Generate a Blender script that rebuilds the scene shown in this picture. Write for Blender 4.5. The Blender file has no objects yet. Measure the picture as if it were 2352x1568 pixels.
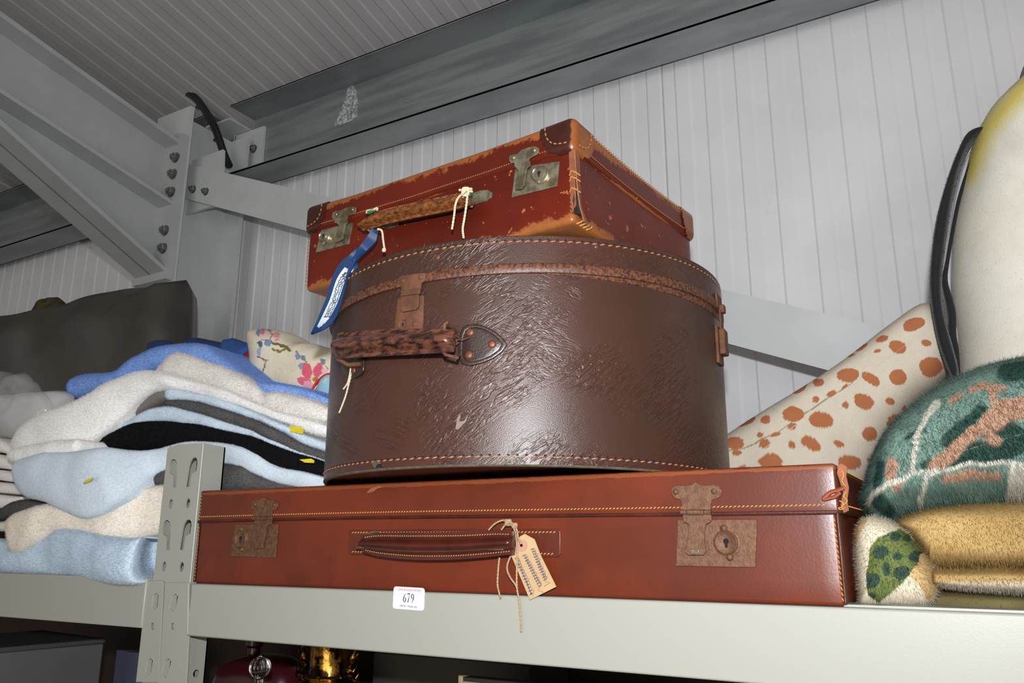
import bpy, bmesh, math, random
from mathutils import Vector, Matrix, noise as mnoise
random.seed(7)
PI = math.pi
C = bpy.context.scene.collection
# ------------------------------------------------------------------ camera
CZ = 1.6                                   # camera height above the floor
F = 1850.0; CX, CY = 1176.0, 784.0
def _cam(yaw, pitch, roll):
    cy, sy, cp, sp, cr, sr = math.cos(yaw), math.sin(yaw), math.cos(pitch), math.sin(pitch), math.cos(roll), math.sin(roll)
    f = Vector((-sy*cp, cy*cp, sp)); r = Vector((cy, sy, 0)); u = r.cross(f)
    return cr*r + sr*u, -sr*r + cr*u, f
RT, UP, FW = _cam(.5258, .2486, .0026)
cam = bpy.data.objects.new('camera', bpy.data.cameras.new('camera')); C.objects.link(cam)
cam.data.sensor_width = 36; cam.data.lens = 36*F/2352; cam.data.clip_start = .02
cam.matrix_world = Matrix(((RT.x, UP.x, -FW.x, 0), (RT.y, UP.y, -FW.y, 0), (RT.z, UP.z, -FW.z, CZ), (0, 0, 0, 1)))
bpy.context.scene.camera = cam
# ------------------------------------------------------------------ light, exposure
sc = bpy.context.scene
sc.view_settings.view_transform = 'Standard'; sc.view_settings.look = 'None'
sc.view_settings.exposure = 0; sc.view_settings.gamma = 1; sc.view_settings.use_curve_mapping = False
w = bpy.data.worlds.new('hall_daylight'); sc.world = w; w.use_nodes = True
w.node_tree.nodes['Background'].inputs[0].default_value = (1.0, .95, .90, 1)
w.node_tree.nodes['Background'].inputs[1].default_value = .32
fl = bpy.data.lights.new('camera_flash', 'SPOT'); fl.spot_size = math.radians(135); fl.spot_blend = 1; fl.energy = 50; fl.shadow_soft_size = .012; fl.color = (.94, .97, 1.0)
flo = bpy.data.objects.new('camera_flash', fl); C.objects.link(flo); flo.location = Vector((0, 0, CZ)) + UP*.10 - FW*.03; flo.rotation_euler = FW.to_track_quat('-Z', 'Y').to_euler()
door = bpy.data.lights.new('added_fill_light', 'AREA'); door.shape = 'RECTANGLE'; door.size = 3.0; door.size_y = 2.6; door.energy = 78; door.color = (1, .96, .90)  # added fill lamp, no real opening: lifts the beams and towels at the left
fill_light_o = bpy.data.objects.new('added_fill_light', door); C.objects.link(fill_light_o); fill_light_o.location = (1.2, -4.3, 1.1)
fill_light_o.rotation_euler = (Vector((-.6, .9, 1.9)) - fill_light_o.location).to_track_quat('-Z', 'Y').to_euler()

# ------------------------------------------------------------------ helpers
def ray(px, py): return RT*((px-CX)/F) - UP*((py-CY)/F) + FW
O0 = Vector((0, 0, CZ))
def P(px, py, Y=None, X=None, Z=None):     # the point of the place seen at this pixel, at depth Y (or X, or height Z above the camera)
    d = ray(px, py)
    t = Y/d.y if Y is not None else X/d.x if X is not None else Z/d.z
    return O0 + d*t
def PP(px, py, o, n):                      # the same on a plane
    d = ray(px, py); return O0 + d*((o-O0).dot(n)/d.dot(n))
def pj(p):
    q = p - O0; z = q.dot(FW); return CX + F*q.dot(RT)/z, CY - F*q.dot(UP)/z
def srgb(r, g, b):
    return tuple(((c/255)/12.92 if c/255 <= .04045 else ((c/255+.055)/1.055)**2.4) for c in (r, g, b))
def lerp(a, b, t): return a + (b-a)*t
def cat(pts, n):                           # Catmull-Rom through tuples, n samples
    m = len(pts)-1; out = []
    for i in range(n):
        s = i/(n-1)*m; k = min(int(s), m-1); t = s-k
        q = [pts[max(k-1, 0)], pts[k], pts[k+1], pts[min(k+2, m)]]
        out.append(tuple(.5*((2*b)+(c-a)*t+(2*a-5*b+4*c-d)*t*t+(3*b-a-3*c+d)*t**3) for a, b, c, d in zip(*q)))
    return out

class MB:
    def __init__(s): s.v = []; s.f = []
    def add(s, v, f, M=None):
        n = len(s.v); s.v += [tuple(M @ Vector(p)) if M else tuple(p) for p in v]; s.f += [tuple(i+n for i in q) for q in f]
        return s
    def box(s, a, b, M=None):
        x0, y0, z0 = a; x1, y1, z1 = b
        return s.add([(x0,y0,z0),(x1,y0,z0),(x1,y1,z0),(x0,y1,z0),(x0,y0,z1),(x1,y0,z1),(x1,y1,z1),(x0,y1,z1)],
                     [(0,3,2,1),(4,5,6,7),(0,1,5,4),(1,2,6,5),(2,3,7,6),(3,0,4,7)], M)
    def tube(s, path, r, n=8, cap=True):
        path = [Vector(p) for p in path]; rings = []; up = None
        for i, p in enumerate(path):
            t = (path[min(i+1, len(path)-1)] - path[max(i-1, 0)]).normalized()
            if up is None: up = t.orthogonal().normalized()
            up = (up - t*up.dot(t)).normalized(); w_ = t.cross(up); rr = r[i] if isinstance(r, (list, tuple)) else r
            rings.append([p + (up*math.cos(2*PI*k/n) + w_*math.sin(2*PI*k/n))*rr for k in range(n)])
        v = [q for R in rings for q in R]; f = []
        for i in range(len(rings)-1):
            for k in range(n): f.append((i*n+k, i*n+(k+1) % n, (i+1)*n+(k+1) % n, (i+1)*n+k))
        if cap: f.append(tuple(range(n-1, -1, -1))); f.append(tuple(range(len(v)-n, len(v))))
        return s.add(v, f)
    def lathe(s, prof, n=64, M=None, capb=True, capt=True):
        v = [(r*math.sin(2*PI*k/n), -r*math.cos(2*PI*k/n), z) for r, z in prof for k in range(n)]; f = []
        for i in range(len(prof)-1):
            for k in range(n): f.append((i*n+k, i*n+(k+1) % n, (i+1)*n+(k+1) % n, (i+1)*n+k))
        if capb: f.append(tuple(range(n-1, -1, -1)))
        if capt: f.append(tuple(range(len(v)-n, len(v))))
        return s.add(v, f, M)
    def grid(s, rows, closed=False):
        n = len(rows[0]); v = [q for R in rows for q in R]; f = []
        for i in range(len(rows)-1):
            for k in range(n if closed else n-1): f.append((i*n+k, i*n+(k+1) % n, (i+1)*n+(k+1) % n, (i+1)*n+k))
        return s.add(v, f)
    def stitch(s, path, nrm, ln=.0035, gap=.0022, w=.0008, h=.0006, slant=0.0):  # running stitches along a path
        path = [Vector(p) for p in path]; nr = nrm if callable(nrm) else (lambda q: Vector(nrm))
        seg = [(path[i+1]-path[i]).length for i in range(len(path)-1)]; tot = sum(seg); d = 0
        def at(x):
            for i, L in enumerate(seg):
                if x <= L or i == len(seg)-1: return path[i].lerp(path[i+1], min(1, x/L if L else 0))
                x -= L
        while d + ln < tot:
            a, b = at(d), at(d+ln); n = nr(a).normalized(); t = (b-a)
            if t.length > 1e-6:
                c = n.cross(t.normalized()); a2 = a - c*slant*ln; b2 = b + c*slant*ln; m = (a2+b2)/2
                s.add([a2+c*w*.5, a2-c*w*.5, m-c*w*.6+n*h*1.6, m+c*w*.6+n*h*1.6, b2+c*w*.5, b2-c*w*.5, m-c*w*.8, m+c*w*.8],
                      [(0,1,2,3), (3,2,5,4), (1,6,2), (6,5,2), (0,3,7), (7,3,4)])
            d += ln + gap
        return s
    def build(s, name, m, parent=None, smooth=35, bev=0, kind=None, label=None, seg=2, fix=True):
        me = bpy.data.meshes.new(name); me.from_pydata(s.v, [], s.f)
        if fix:
            bm = bmesh.new(); bm.from_mesh(me); bmesh.ops.recalc_face_normals(bm, faces=bm.faces); bm.to_mesh(me); bm.free()
        me.materials.append(m); me.update()
        if smooth:
            me.shade_smooth()
            if smooth < 180: me.set_sharp_from_angle(angle=math.radians(smooth))
        o = bpy.data.objects.new(name, me); C.objects.link(o)
        if parent:
            o.parent = parent; o.matrix_parent_inverse = Matrix()
            if not getattr(s, 'local', False): me.transform(parent_inv(parent))
        if bev:
            b = o.modifiers.new('bevel', 'BEVEL'); b.width = bev; b.segments = seg; b.limit_method = 'ANGLE'; b.angle_limit = math.radians(40)
        if kind: o['kind'] = kind
        if label: o['label'] = label
        return o
MW = {}
def parent_inv(p):                         # world matrix of a thing (or of a part, whose own matrix is identity under the thing)
    m = Matrix()
    q = p
    while q: m = q.matrix_basis @ m; q = q.parent
    return m.inverted()
def LM():
    m = MB(); m.local = True; return m
def thing(name, label, category, loc=(0, 0, 0), rot=None, group=None):
    o = bpy.data.objects.new(name, None); C.objects.link(o); o.empty_display_size = .05
    M = Matrix.Translation(Vector(loc))
    if rot is not None: M = M @ rot.to_4x4()
    o.matrix_basis = M; o['label'] = label; o['category'] = category
    if group: o['group'] = group
    return o
def tag(o, label, category, group=None):
    o['label'] = label; o['category'] = category
    if group: o['group'] = group
    return o
def solo(mb, name, m, label, category, base=None, group=None, **k):     # a one-mesh thing with its origin at its base
    if base is None:
        xs = [p[0] for p in mb.v]; ys = [p[1] for p in mb.v]; zs = [p[2] for p in mb.v]
        base = ((min(xs)+max(xs))/2, (min(ys)+max(ys))/2, min(zs))
    o = mb.build(name, m, **k); o.data.transform(Matrix.Translation(-Vector(base))); o.location = base
    return tag(o, label, category, group)
def plate(outer, t, holes=(), bev=0):      # polygon (u,v) with holes, thickness t centred on w=0 -> verts, faces
    cu = bpy.data.curves.new('plate', 'CURVE'); cu.dimensions = '2D'; cu.fill_mode = 'BOTH'; cu.extrude = max(t/2-bev, 1e-5); cu.bevel_depth = bev; cu.bevel_resolution = 1
    if bev: cu.offset = -bev
    for lp in [outer]+list(holes):
        sp = cu.splines.new('POLY'); sp.points.add(len(lp)-1); sp.use_cyclic_u = True
        for q, (x, y) in zip(sp.points, lp): q.co = (x, y, 0, 1)
    o = bpy.data.objects.new('plate', cu); me = bpy.data.meshes.new_from_object(o)
    v = [tuple(q.co) for q in me.vertices]; f = [tuple(p.vertices) for p in me.polygons]
    bpy.data.objects.remove(o); bpy.data.curves.remove(cu); bpy.data.meshes.remove(me)
    return v, f
def frame(o, u, v):                        # matrix whose x,y lie along u,v in a plane, z out of it
    u = Vector(u).normalized(); v = Vector(v); v = (v - u*v.dot(u)).normalized(); n = u.cross(v)
    return Matrix(((u.x, v.x, n.x, o[0]), (u.y, v.y, n.y, o[1]), (u.z, v.z, n.z, o[2]), (0, 0, 0, 1)))
def circ(x, y, r, n=20, ry=None): return [(x+r*math.cos(2*PI*i/n), y+(ry or r)*math.sin(2*PI*i/n)) for i in range(n)]
def rrect(x0, y0, x1, y1, r, n=5):
    out = []
    for cx, cy, a in ((x1-r, y1-r, 0), (x0+r, y1-r, 90), (x0+r, y0+r, 180), (x1-r, y0+r, 270)):
        out += [(cx+r*math.cos(math.radians(a+90*i/n)), cy+r*math.sin(math.radians(a+90*i/n))) for i in range(n+1)]
    return out
def text_mesh(s, size, sx=1.0, ext=.00012):
    cu = bpy.data.curves.new('txt', 'FONT'); cu.body = s; cu.size = size; cu.align_x = 'CENTER'; cu.extrude = ext; cu.resolution_u = 3
    o = bpy.data.objects.new('txt', cu); me = bpy.data.meshes.new_from_object(o)
    v = [(q.co.x*sx, q.co.y, q.co.z) for q in me.vertices]; f = [tuple(p.vertices) for p in me.polygons]
    bpy.data.objects.remove(o); bpy.data.curves.remove(cu); bpy.data.meshes.remove(me)
    return v, f

# ------------------------------------------------------------------ materials
def mat(name, col, rough=.6, metal=0, col2=None, nscale=40, namt=.5, bump=0, bscale=300, stretch=None, spec=.5, coat=0, sheen=0,
        wear=None, wcol=None, attr=None, alpha=None, trans=0, speck=None, detail=4, wrinkle=0, uv=False):
    m = bpy.data.materials.new(name); m.use_nodes = True; nt = m.node_tree; N = nt.nodes; L = nt.links.new
    b = N['Principled BSDF']; b.inputs['Roughness'].default_value = rough; b.inputs['Metallic'].default_value = metal
    b.inputs['Specular IOR Level'].default_value = spec; b.inputs['Coat Weight'].default_value = coat; b.inputs['Coat Roughness'].default_value = .25
    b.inputs['Sheen Weight'].default_value = sheen; b.inputs['Sheen Roughness'].default_value = .4
    b.inputs['Transmission Weight'].default_value = trans
    if alpha is not None: b.inputs['Alpha'].default_value = alpha
    tc = N.new('ShaderNodeTexCoord'); OBJ = tc.outputs['UV' if uv else 'Object']; mp = N.new('ShaderNodeMapping'); L(OBJ, mp.inputs[0])
    if stretch: mp.inputs['Scale'].default_value = stretch
    def noise(scale, det=detail, rough_=.6, src=mp.outputs[0], dist=0):
        n = N.new('ShaderNodeTexNoise'); n.inputs['Scale'].default_value = scale; n.inputs['Detail'].default_value = det
        n.inputs['Roughness'].default_value = rough_; n.inputs['Distortion'].default_value = dist; L(src, n.inputs[0]); return n.outputs['Fac']
    def math_(op, a, b_=None, c=None, clamp=False):
        n = N.new('ShaderNodeMath'); n.operation = op; n.use_clamp = clamp
        for i, q in enumerate((a, b_, c)):
            if q is None: continue
            if isinstance(q, (int, float)): n.inputs[i].default_value = q
            else: L(q, n.inputs[i])
        return n.outputs[0]
    def mix(fac, a, b_, typ='MIX'):
        n = N.new('ShaderNodeMix'); n.data_type = 'RGBA'; n.blend_type = typ
        for i, q in ((0, fac), (6, a), (7, b_)):
            if isinstance(q, (int, float)): n.inputs[i].default_value = q
            elif isinstance(q, tuple): n.inputs[i].default_value = (*q[:3], 1)
            else: L(q, n.inputs[i])
        return n.outputs[2]
    def rng(x, a, b_): # smoothstep a..b -> 0..1
        n = N.new('ShaderNodeMapRange'); n.interpolation_type = 'SMOOTHSTEP'; L(x, n.inputs[0]); n.inputs[1].default_value = a; n.inputs[2].default_value = b_; return n.outputs[0]
    base = tuple(col)
    if attr:
        a = N.new('ShaderNodeAttribute'); a.attribute_name = attr; base = a.outputs['Color']
    if col2:
        f = rng(noise(nscale), .5-.25/max(namt, .01)*.5, .5+.25/max(namt, .01)*.5)
        base = mix(f, base, tuple(col2))
    elif attr:
        f = noise(nscale); base = mix(1.0, base, mix(f, (.78, .78, .78), (1.12, 1.12, 1.12)), 'MULTIPLY')
    if speck:                              # sparse small marks (colour, scale, threshold)
        for c_, s_, th in speck:
            base = mix(rng(noise(s_, 2, .5, OBJ), th, th+.02), base, tuple(c_))
    if wear:                               # worn bands: list of (axis, value, width) in the object's own space
        sp = N.new('ShaderNodeSeparateXYZ'); L(tc.outputs['Object'], sp.inputs[0]); tot = None
        for ax, val, wd in wear:
            d = math_('ABSOLUTE', math_('SUBTRACT', sp.outputs[ax], val)); q = math_('SUBTRACT', 1.0, math_('DIVIDE', d, wd), clamp=True)
            tot = q if tot is None else math_('MAXIMUM', tot, q)
        nn = noise(70, 8, .75, tc.outputs['Object']); nl = noise(9, 2, .5, tc.outputs['Object'])
        q = math_('ADD', tot, math_('ADD', math_('MULTIPLY', math_('SUBTRACT', nn, .5), 1.6), math_('MULTIPLY', math_('SUBTRACT', nl, .5), 1.2)))
        wf = math_('MULTIPLY', rng(q, .42, .62), rng(tot, 0.0, .12)); base = mix(wf, base, mix(nn, tuple(wcol), tuple(c*.45 for c in wcol)))
    if isinstance(base, tuple): b.inputs['Base Color'].default_value = (*base[:3], 1)
    else: L(base, b.inputs['Base Color'])
    if bump or wrinkle:
        h = None
        if bump: h = math_('MULTIPLY', noise(bscale, 3), bump)
        if wrinkle:
            r1 = None                       # creases running in two slanting directions over patches
            for ang, sd in ((.62, 1), (-.35, 2)):
                mp2 = N.new('ShaderNodeMapping'); L(OBJ, mp2.inputs[0]); mp2.inputs['Rotation'].default_value = (0, 0, -ang); mp2.inputs['Location'].default_value = (sd, sd, 0)
                mp3 = N.new('ShaderNodeMapping'); L(mp2.outputs[0], mp3.inputs[0]); mp3.inputs['Scale'].default_value = (.24, 1, 1)
                q = math_('ABSOLUTE', math_('SUBTRACT', noise(210, 2, .55, mp3.outputs[0], .7), .5)); q = rng(q, 0, .10)
                msk = rng(noise(13, 2, .5, mp2.outputs[0]), .40, .62) if sd == 1 else rng(noise(13, 2, .5, mp2.outputs[0]), .52, .66)
                q = math_('MULTIPLY', math_('SUBTRACT', 1.0, q), msk); r1 = q if r1 is None else math_('MAXIMUM', r1, q)
            mask = 1.0
            r2 = math_('MULTIPLY', r1, -wrinkle); h = r2 if h is None else math_('ADD', h, r2)
        bp = N.new('ShaderNodeBump'); bp.inputs['Distance'].default_value = .001; bp.inputs['Strength'].default_value = 1; L(h, bp.inputs['Height']); L(bp.outputs[0], b.inputs['Normal'])
    return m
S = srgb
M_ = {}
M_['cream'] = mat('cream_paint', S(158,157,147), .36, bump=.05, bscale=500, spec=.45, speck=[(S(120,70,45), 90, .80)])
M_['wall'] = mat('white_steel_sheet', S(224,223,225), .5, col2=S(216,215,217), nscale=3, namt=1, bump=.03, bscale=200)
M_['ceil'] = mat('dimmed_ceiling_sheet', S(186,183,183), .5, col2=S(180,177,177), nscale=3, namt=1)  # sheet colour darkened below the wall's to imitate weaker light overhead
M_['dimmed_steel'] = mat('dimmed_white_paint', S(170,172,172), .5, col2=S(164,166,166), nscale=9, namt=1, bump=.06, bscale=150)  # the white paint darkened to imitate weaker light on the rafter
M_['white_steel'] = mat('white_painted_steel', S(190,193,193), .5, col2=S(184,187,186), nscale=9, namt=1, bump=.08, bscale=150)
M_['galv'] = mat('galvanised_steel', S(160,166,166), .45, .5, col2=S(132,138,139), nscale=7, namt=.8, stretch=(.35,1,4), bump=.05, bscale=120, speck=[(S(190,192,194), 5, .74)])
M_['bolt'] = mat('zinc_bolt', S(140,148,138), .35, .9)
M_['black'] = mat('black_rubber', S(22,22,24), .5)
M_['dark_hole'] = mat('dark_inside', S(26,24,22), .9)
M_['concrete'] = mat('concrete_floor', S(120,116,110), .8, col2=S(96,92,88), nscale=3, bump=.3, bscale=60)
M_['board'] = mat('chipboard', S(150,124,92), .8, col2=S(110,86,60), nscale=60, bump=.3, bscale=200)
# ------------------------------------------------------------------ the hall: walls, ceiling, floor, steel
def structure(name, o=None):
    if o is None: o = bpy.data.objects.new(name, None); C.objects.link(o)
    o['kind'] = 'structure'; return o
YW = 1.5; PIT = .0634; SX = P(1532, 416, Y=YW).x
YPW = 1.46; YPN = 1.365
ZP = P(1300, 215, Y=YPW).z                     # underside of the eaves beam
ZT = P(850, 120, Y=YPN).z                      # its top edge
SL = .20
def zc(y): return ZT + .004 + SL*(YPW - y)
def ribbed(x0, n, f0, f1, T):                  # n pitches of shallow ribs, swept from f0(x,d) to f1(x,d)
    prof = []
    for i in range(n):
        a = x0 + i*PIT
        prof += [(a, 0), (a+.0265, 0), (a+.0305, -.0024), (a+.0575, -.0024), (a+.0620, 0)]
    prof[0] = (x0+.0012, .006); prof.insert(1, (x0+.0030, 0)); e = x0+n*PIT
    prof += [(e-.0012, 0), (e, .006)]
    m = MB(); m.grid([[f0(x, d) for x, d in prof], [f1(x, d) for x, d in prof]]); return m
wall = MB().box((-7, YW+.0065, 0), (4, YW+.05, zc(YW)+.05)).build('wall_back', M_['wall'], smooth=0); structure('wall_back', wall)
for k in range(-6, 4):
    ribbed(SX + k*16*PIT, 16, lambda x, d: (x, YW+d, 0), lambda x, d: (x, YW+d, zc(YW)+.01), 0).build('wall_panel', M_['wall'], wall, smooth=20, fix=False)
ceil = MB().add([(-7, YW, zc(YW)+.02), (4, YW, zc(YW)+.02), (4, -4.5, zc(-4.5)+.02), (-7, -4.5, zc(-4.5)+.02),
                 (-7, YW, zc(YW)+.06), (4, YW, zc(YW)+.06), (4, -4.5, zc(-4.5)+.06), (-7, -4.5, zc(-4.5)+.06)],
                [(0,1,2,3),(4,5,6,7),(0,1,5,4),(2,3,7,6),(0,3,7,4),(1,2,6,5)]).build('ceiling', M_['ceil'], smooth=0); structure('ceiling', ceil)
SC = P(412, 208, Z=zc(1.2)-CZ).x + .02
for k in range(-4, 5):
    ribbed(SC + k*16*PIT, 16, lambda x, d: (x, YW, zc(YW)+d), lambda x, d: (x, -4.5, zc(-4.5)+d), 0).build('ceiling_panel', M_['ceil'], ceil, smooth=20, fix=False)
structure('floor', MB().box((-7, -6, -.1), (4, YW+.05, 0)).build('floor', M_['concrete'], smooth=0))

def slab(a, b, x0, x1, t, n=1):                # slab between x0,x1 whose lower face runs from a to b (y,z), thickness t upwards
    return MB().add([(x0,a[0],a[1]),(x1,a[0],a[1]),(x1,b[0],b[1]),(x0,b[0],b[1]),(x0,a[0],a[1]+t),(x1,a[0],a[1]+t),(x1,b[0],b[1]+t),(x0,b[0],b[1]+t)],
                    [(0,3,2,1),(4,5,6,7),(0,1,5,4),(1,2,6,5),(2,3,7,6),(3,0,4,7)])
def bolt(mb, c, n, r=.009, h=.008):
    M = Matrix.Translation(Vector(c)) @ Vector(n).to_track_quat('Z', 'Y').to_matrix().to_4x4()
    mb.lathe([(r*1.25, 0), (r*1.25, .0015)], 16, M); mb.lathe([(r, .0015), (r, h), (r*.85, h+.0012)], 6, M); mb.lathe([(r*.45, h), (r*.45, h+.006)], 10, M)
    return mb
# eaves beams: channel with both flanges towards the hall
def eaves(x0, x1, label, name='eaves_beam'):
    t = thing(name, label, 'steel beam', ((x0+x1)/2, YPW, ZP), group=None)
    MB().box((x0, YPW-.003, ZP), (x1, YPW, ZT)).build('web', M_['galv'], t, smooth=0)
    for z, s in ((ZP, 1), (ZT, -1)):
        m = MB().box((x0, YPN, min(z, z+s*.003)), (x1, YPW-.003, max(z, z+s*.003)))
        m.build('flange', M_['galv'], t, smooth=0)
        MB().box((x0, YPN, min(z, z+s*.005)), (x1, YPN+.003, max(z, z+s*.005))).build('lip', M_['galv'], t, smooth=0)
    return t
XE = P(530, 235, Y=YPN).x
YC = 1.22
XCR = P(420, 410, Y=YC).x; XCL = XCR - .133; XCM = (XCR+XCL)/2
eb = eaves(XE, 3.5, 'dark galvanised eaves beam running right above the suitcases')
pw = [(P(x, y, Y=YPW-.0035).x, P(x, y, Y=YPW-.0035).z) for x, y in ((768,290),(776,270),(786,245),(793,225),(800,200),(810,196),(820,210),(822,240),(820,268),(808,276),(790,284))]
v, f = plate(pw, .0006); MB().add([(a, YPW-.0035-c, b_) for a, b_, c in v], f).build('zinc_bloom', mat('zinc_bloom', S(196,200,203), .8, col2=S(120,126,128), nscale=120, namt=1.2), eb, smooth=0, label='pale chalky patch')
eaves(-6.5, XCL+.02, 'galvanised eaves beam behind the haunched rafter, at the far left')
# column
col = thing('steel_column', 'white painted steel column rising behind the towels', 'column', (XCM, YC+.1, 0))
ZCT = P(443, 241, Y=YC).z
MB().box((XCL, YC, 0), (XCR, YC+.012, ZCT)).build('flange', M_['white_steel'], col, smooth=0)
MB().box((XCL, YC+.19, 0), (XCR, YC+.202, ZCT)).build('flange', M_['white_steel'], col, smooth=0)
MB().box((XCM-.004, YC+.012, 0), (XCM+.004, YC+.19, ZCT)).build('web', M_['white_steel'], col, smooth=0)
b = MB()
for q in ((405, 537), (400, 575)):
    c = P(*q, Y=YC+.03); bolt(MB(), (XCR-.03, YC+.012, c.z), (0, 1, 0), .008, .012).build('bolt', M_['bolt'], col)
# cleats holding the beam end and the brace gussets
cl = MB(); n0 = P(560, 285, Y=YPW-.06); n1 = P(605, 355, Y=YPW-.06)
cl.box((XE-.07, YPW-.012, n1.z-.015), (XE+.05, YPW-.004, n0.z+.01)).box((XE-.075, YPW-.012, n1.z-.09), (XE-.067, YPW+.03, n0.z+.02))
c_ = cl.build('cleat', M_['white_steel'], col, smooth=0)
bolt(MB(), (XE+.015, YPW-.012, (n0.z+n1.z)/2+.005), (0, -1, 0), .010).build('bolt', M_['bolt'], c_)
cl = MB().box((XE-.11, YPN+.01, n0.z+.012), (XE-.01, YPW, n0.z+.017)).build('bracket_plate', M_['white_steel'], col, smooth=0)
def ypoly(pts, Y, t): # polygon given in pixels on plane Y, thickness t backwards
    q = [P(x, y, Y=Y) for x, y in pts]; o = Vector((0, Y, 0)); v, f = plate([(p.x, p.z) for p in q], t)
    return MB().add([(a, Y + t/2 - c, b_) for a, b_, c in v], f)
ypoly([(420, 376), (512, 343), (508, 470), (470, 478), (405, 500)], 1.285, .008).build('gusset', M_['white_steel'], col, smooth=0)
# rafter with haunch
YR = YC - .02; XRE = P(411, 335, Y=YR).x; XRW = P(378, 347, Y=YR).x; XRL = 2*XRW - XRE
raf = thing('roof_rafter', 'white haunched steel rafter sloping up from the column at the left', 'rafter', (XRW, YR, P(371, 616, X=XRE).z))
def line(p, q, X, ya, yb):
    a, b_ = P(*p, X=X), P(*q, X=X); k = (b_.z-a.z)/(b_.y-a.y); return (ya, a.z+k*(ya-a.y)), (yb, a.z+k*(yb-a.y))
YN = -3.0
top = line((408, 327), (0, 37), XRE, YR, YN); mid = line((390, 465), (0, 212), XRE, YR, YN); hau = line((371, 616), (0, 286), XRE, YR, -.2)
slab(*top, XRL, XRE, .011).build('flange', M_['dimmed_steel'], raf, smooth=0)
slab(*mid, XRL, XRE, .009).build('flange', M_['dimmed_steel'], raf, smooth=0)
k = (hau[1][1]-hau[0][1])/(hau[1][0]-hau[0][0]); km = (mid[1][1]-mid[0][1])/(mid[1][0]-mid[0][0])
yh = YR + (mid[0][1]-hau[0][1])/(k-km)          # where the haunch dies into the rafter
yh = max(yh, -2.5); he = (yh, hau[0][1]+k*(yh-YR))
slab(hau[0], he, XRL, XRE, .011).build('haunch_flange', M_['dimmed_steel'], raf, smooth=0)
def yz(poly, x0, x1): 
    n = len(poly); return MB().add([(x0, y, z) for y, z in poly]+[(x1, y, z) for y, z in poly],
        [tuple(range(n)), tuple(range(2*n-1, n-1, -1))]+[(i, (i+1) % n, n+(i+1) % n, n+i) for i in range(n)])
yz([mid[0], mid[1], top[1], top[0]], XRW-.003, XRW+.003).build('web', M_['dimmed_steel'], raf, smooth=0)
yz([hau[0], he, mid[0]], XRW-.003, XRW+.003).build('haunch_web', M_['dimmed_steel'], raf, smooth=0)
MB().box((XRL-.01, YR, hau[0][1]-.02), (XRE+.006, YC, top[0][1]+.03)).build('end_plate', M_['dimmed_steel'], raf, smooth=0)
for q in ((395, 358), (389, 396), (385, 437), (370, 526), (366, 567)):
    c = P(*q, Y=YR-.012); bolt(MB(), (c.x, YR, c.z), (0, -1, 0), .0115, .010).build('bolt', M_['bolt'], raf)
# flat diagonal brace in front of the wall
br = thing('diagonal_brace', 'white flat steel brace slanting down behind the cases', 'brace', P(430, 430, Y=1.28))
def zl(p, q, x):
    a, b_ = P(*p, Y=1.28), P(*q, Y=1.28); return a.z + (b_.z-a.z)/(b_.x-a.x)*(x-a.x)
xa = P(418, 430, Y=1.28).x; xb = .75
m = MB(); v = []
for y in (1.272, 1.28): v += [(xa, y, zl((700, 530), (1895, 850), xa)), (xb, y, zl((700, 530), (1895, 850), xb)), (xb, y, zl((751, 453), (2038, 756), xb)), (xa, y, zl((751, 453), (2038, 756), xa))]
m.add(v, [(0,1,2,3),(4,5,6,7),(0,1,5,4),(1,2,6,5),(2,3,7,6),(3,0,4,7)]).build('flat_bar', M_['white_steel'], br, smooth=0)
for q in ((437, 432), (466, 437)):
    c = P(*q, Y=1.262); bolt(MB(), (c.x, 1.272, c.z), (0, -1, 0), .0085, .008).build('bolt', M_['bolt'], br)
# black cable hanging over the column head
pts = [P(398, 244, Y=1.36), P(410, 222, Y=1.33), P(428, 213, Y=1.31), P(450, 226, Y=1.31), P(470, 252, Y=1.32), P(490, 285, Y=1.33), P(504, 322, Y=1.34), P(514, 352, Y=1.35), P(526, 380, Y=1.35)]
pts = [Vector(q) for q in cat([tuple(q) for q in pts], 40)]
cb = thing('cable', 'thick black cable looping over the column head', 'cable', tuple(pts[-1]))
MB().tube(pts, .0105, 10).build('sheath', M_['black'], cb)
for i in (17, 28): MB().tube([pts[i]+Vector((-.012, 0, -.012)), pts[i]+Vector((.0, 0, 0))], .006, 8).build('cable_clip', M_['black'], cb)

# ------------------------------------------------------------------ shelving
D = .68
ZBL, ZBR = CZ-.0400, CZ-.0445; BH = .0595
XPL = P(353, 1325, Y=.6865).x; XPR = P(438, 1325, Y=.6865).x; ZPT = P(420, 1021, Y=.6865).z; YPO = .6865
up_ = thing('shelf_upright', 'cream slotted steel shelving upright between the towels and the cases', 'shelf post', ((XPL+XPR)/2, YPO, 0))
def kh(cx, cy, flip=1):
    raw = [(1073,185),(1078,165),(1088,152),(1100,148),(1113,156),(1121,175),(1123,200),(1117,330),(1092,330),(1095,250),(1070,235)]
    out = []
    for x, y in raw:
        q = P(x/2.76, 1000+y/2.76, Y=YPO); out.append((q.x, q.z))
    return out
K1 = kh(0, 0); xm = (XPL+XPR)/2 - .0005; dz = P(395, 1085, Y=YPO).z - P(383, 1226, Y=YPO).z
holes = []
zh1 = P(385, 1157, Y=YPO).z
for i in range(9):
    holes.append([(x+.0, z-i*dz) for x, z in K1]); holes.append([(2*xm-x, z-i*dz) for x, z in K1][::-1])
    for s in (-1, 1): holes.append(circ(xm+s*.0165, zh1-i*dz, .0042, 14, .006))
YPB = P(518, 1025, X=XPR).y
v, f = plate([(XPL, ZPT-1.0), (XPR, ZPT-1.0), (XPR, ZPT), (XPL+.02, ZPT+.001), (XPL, ZPT-.003)], .002, holes)
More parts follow.
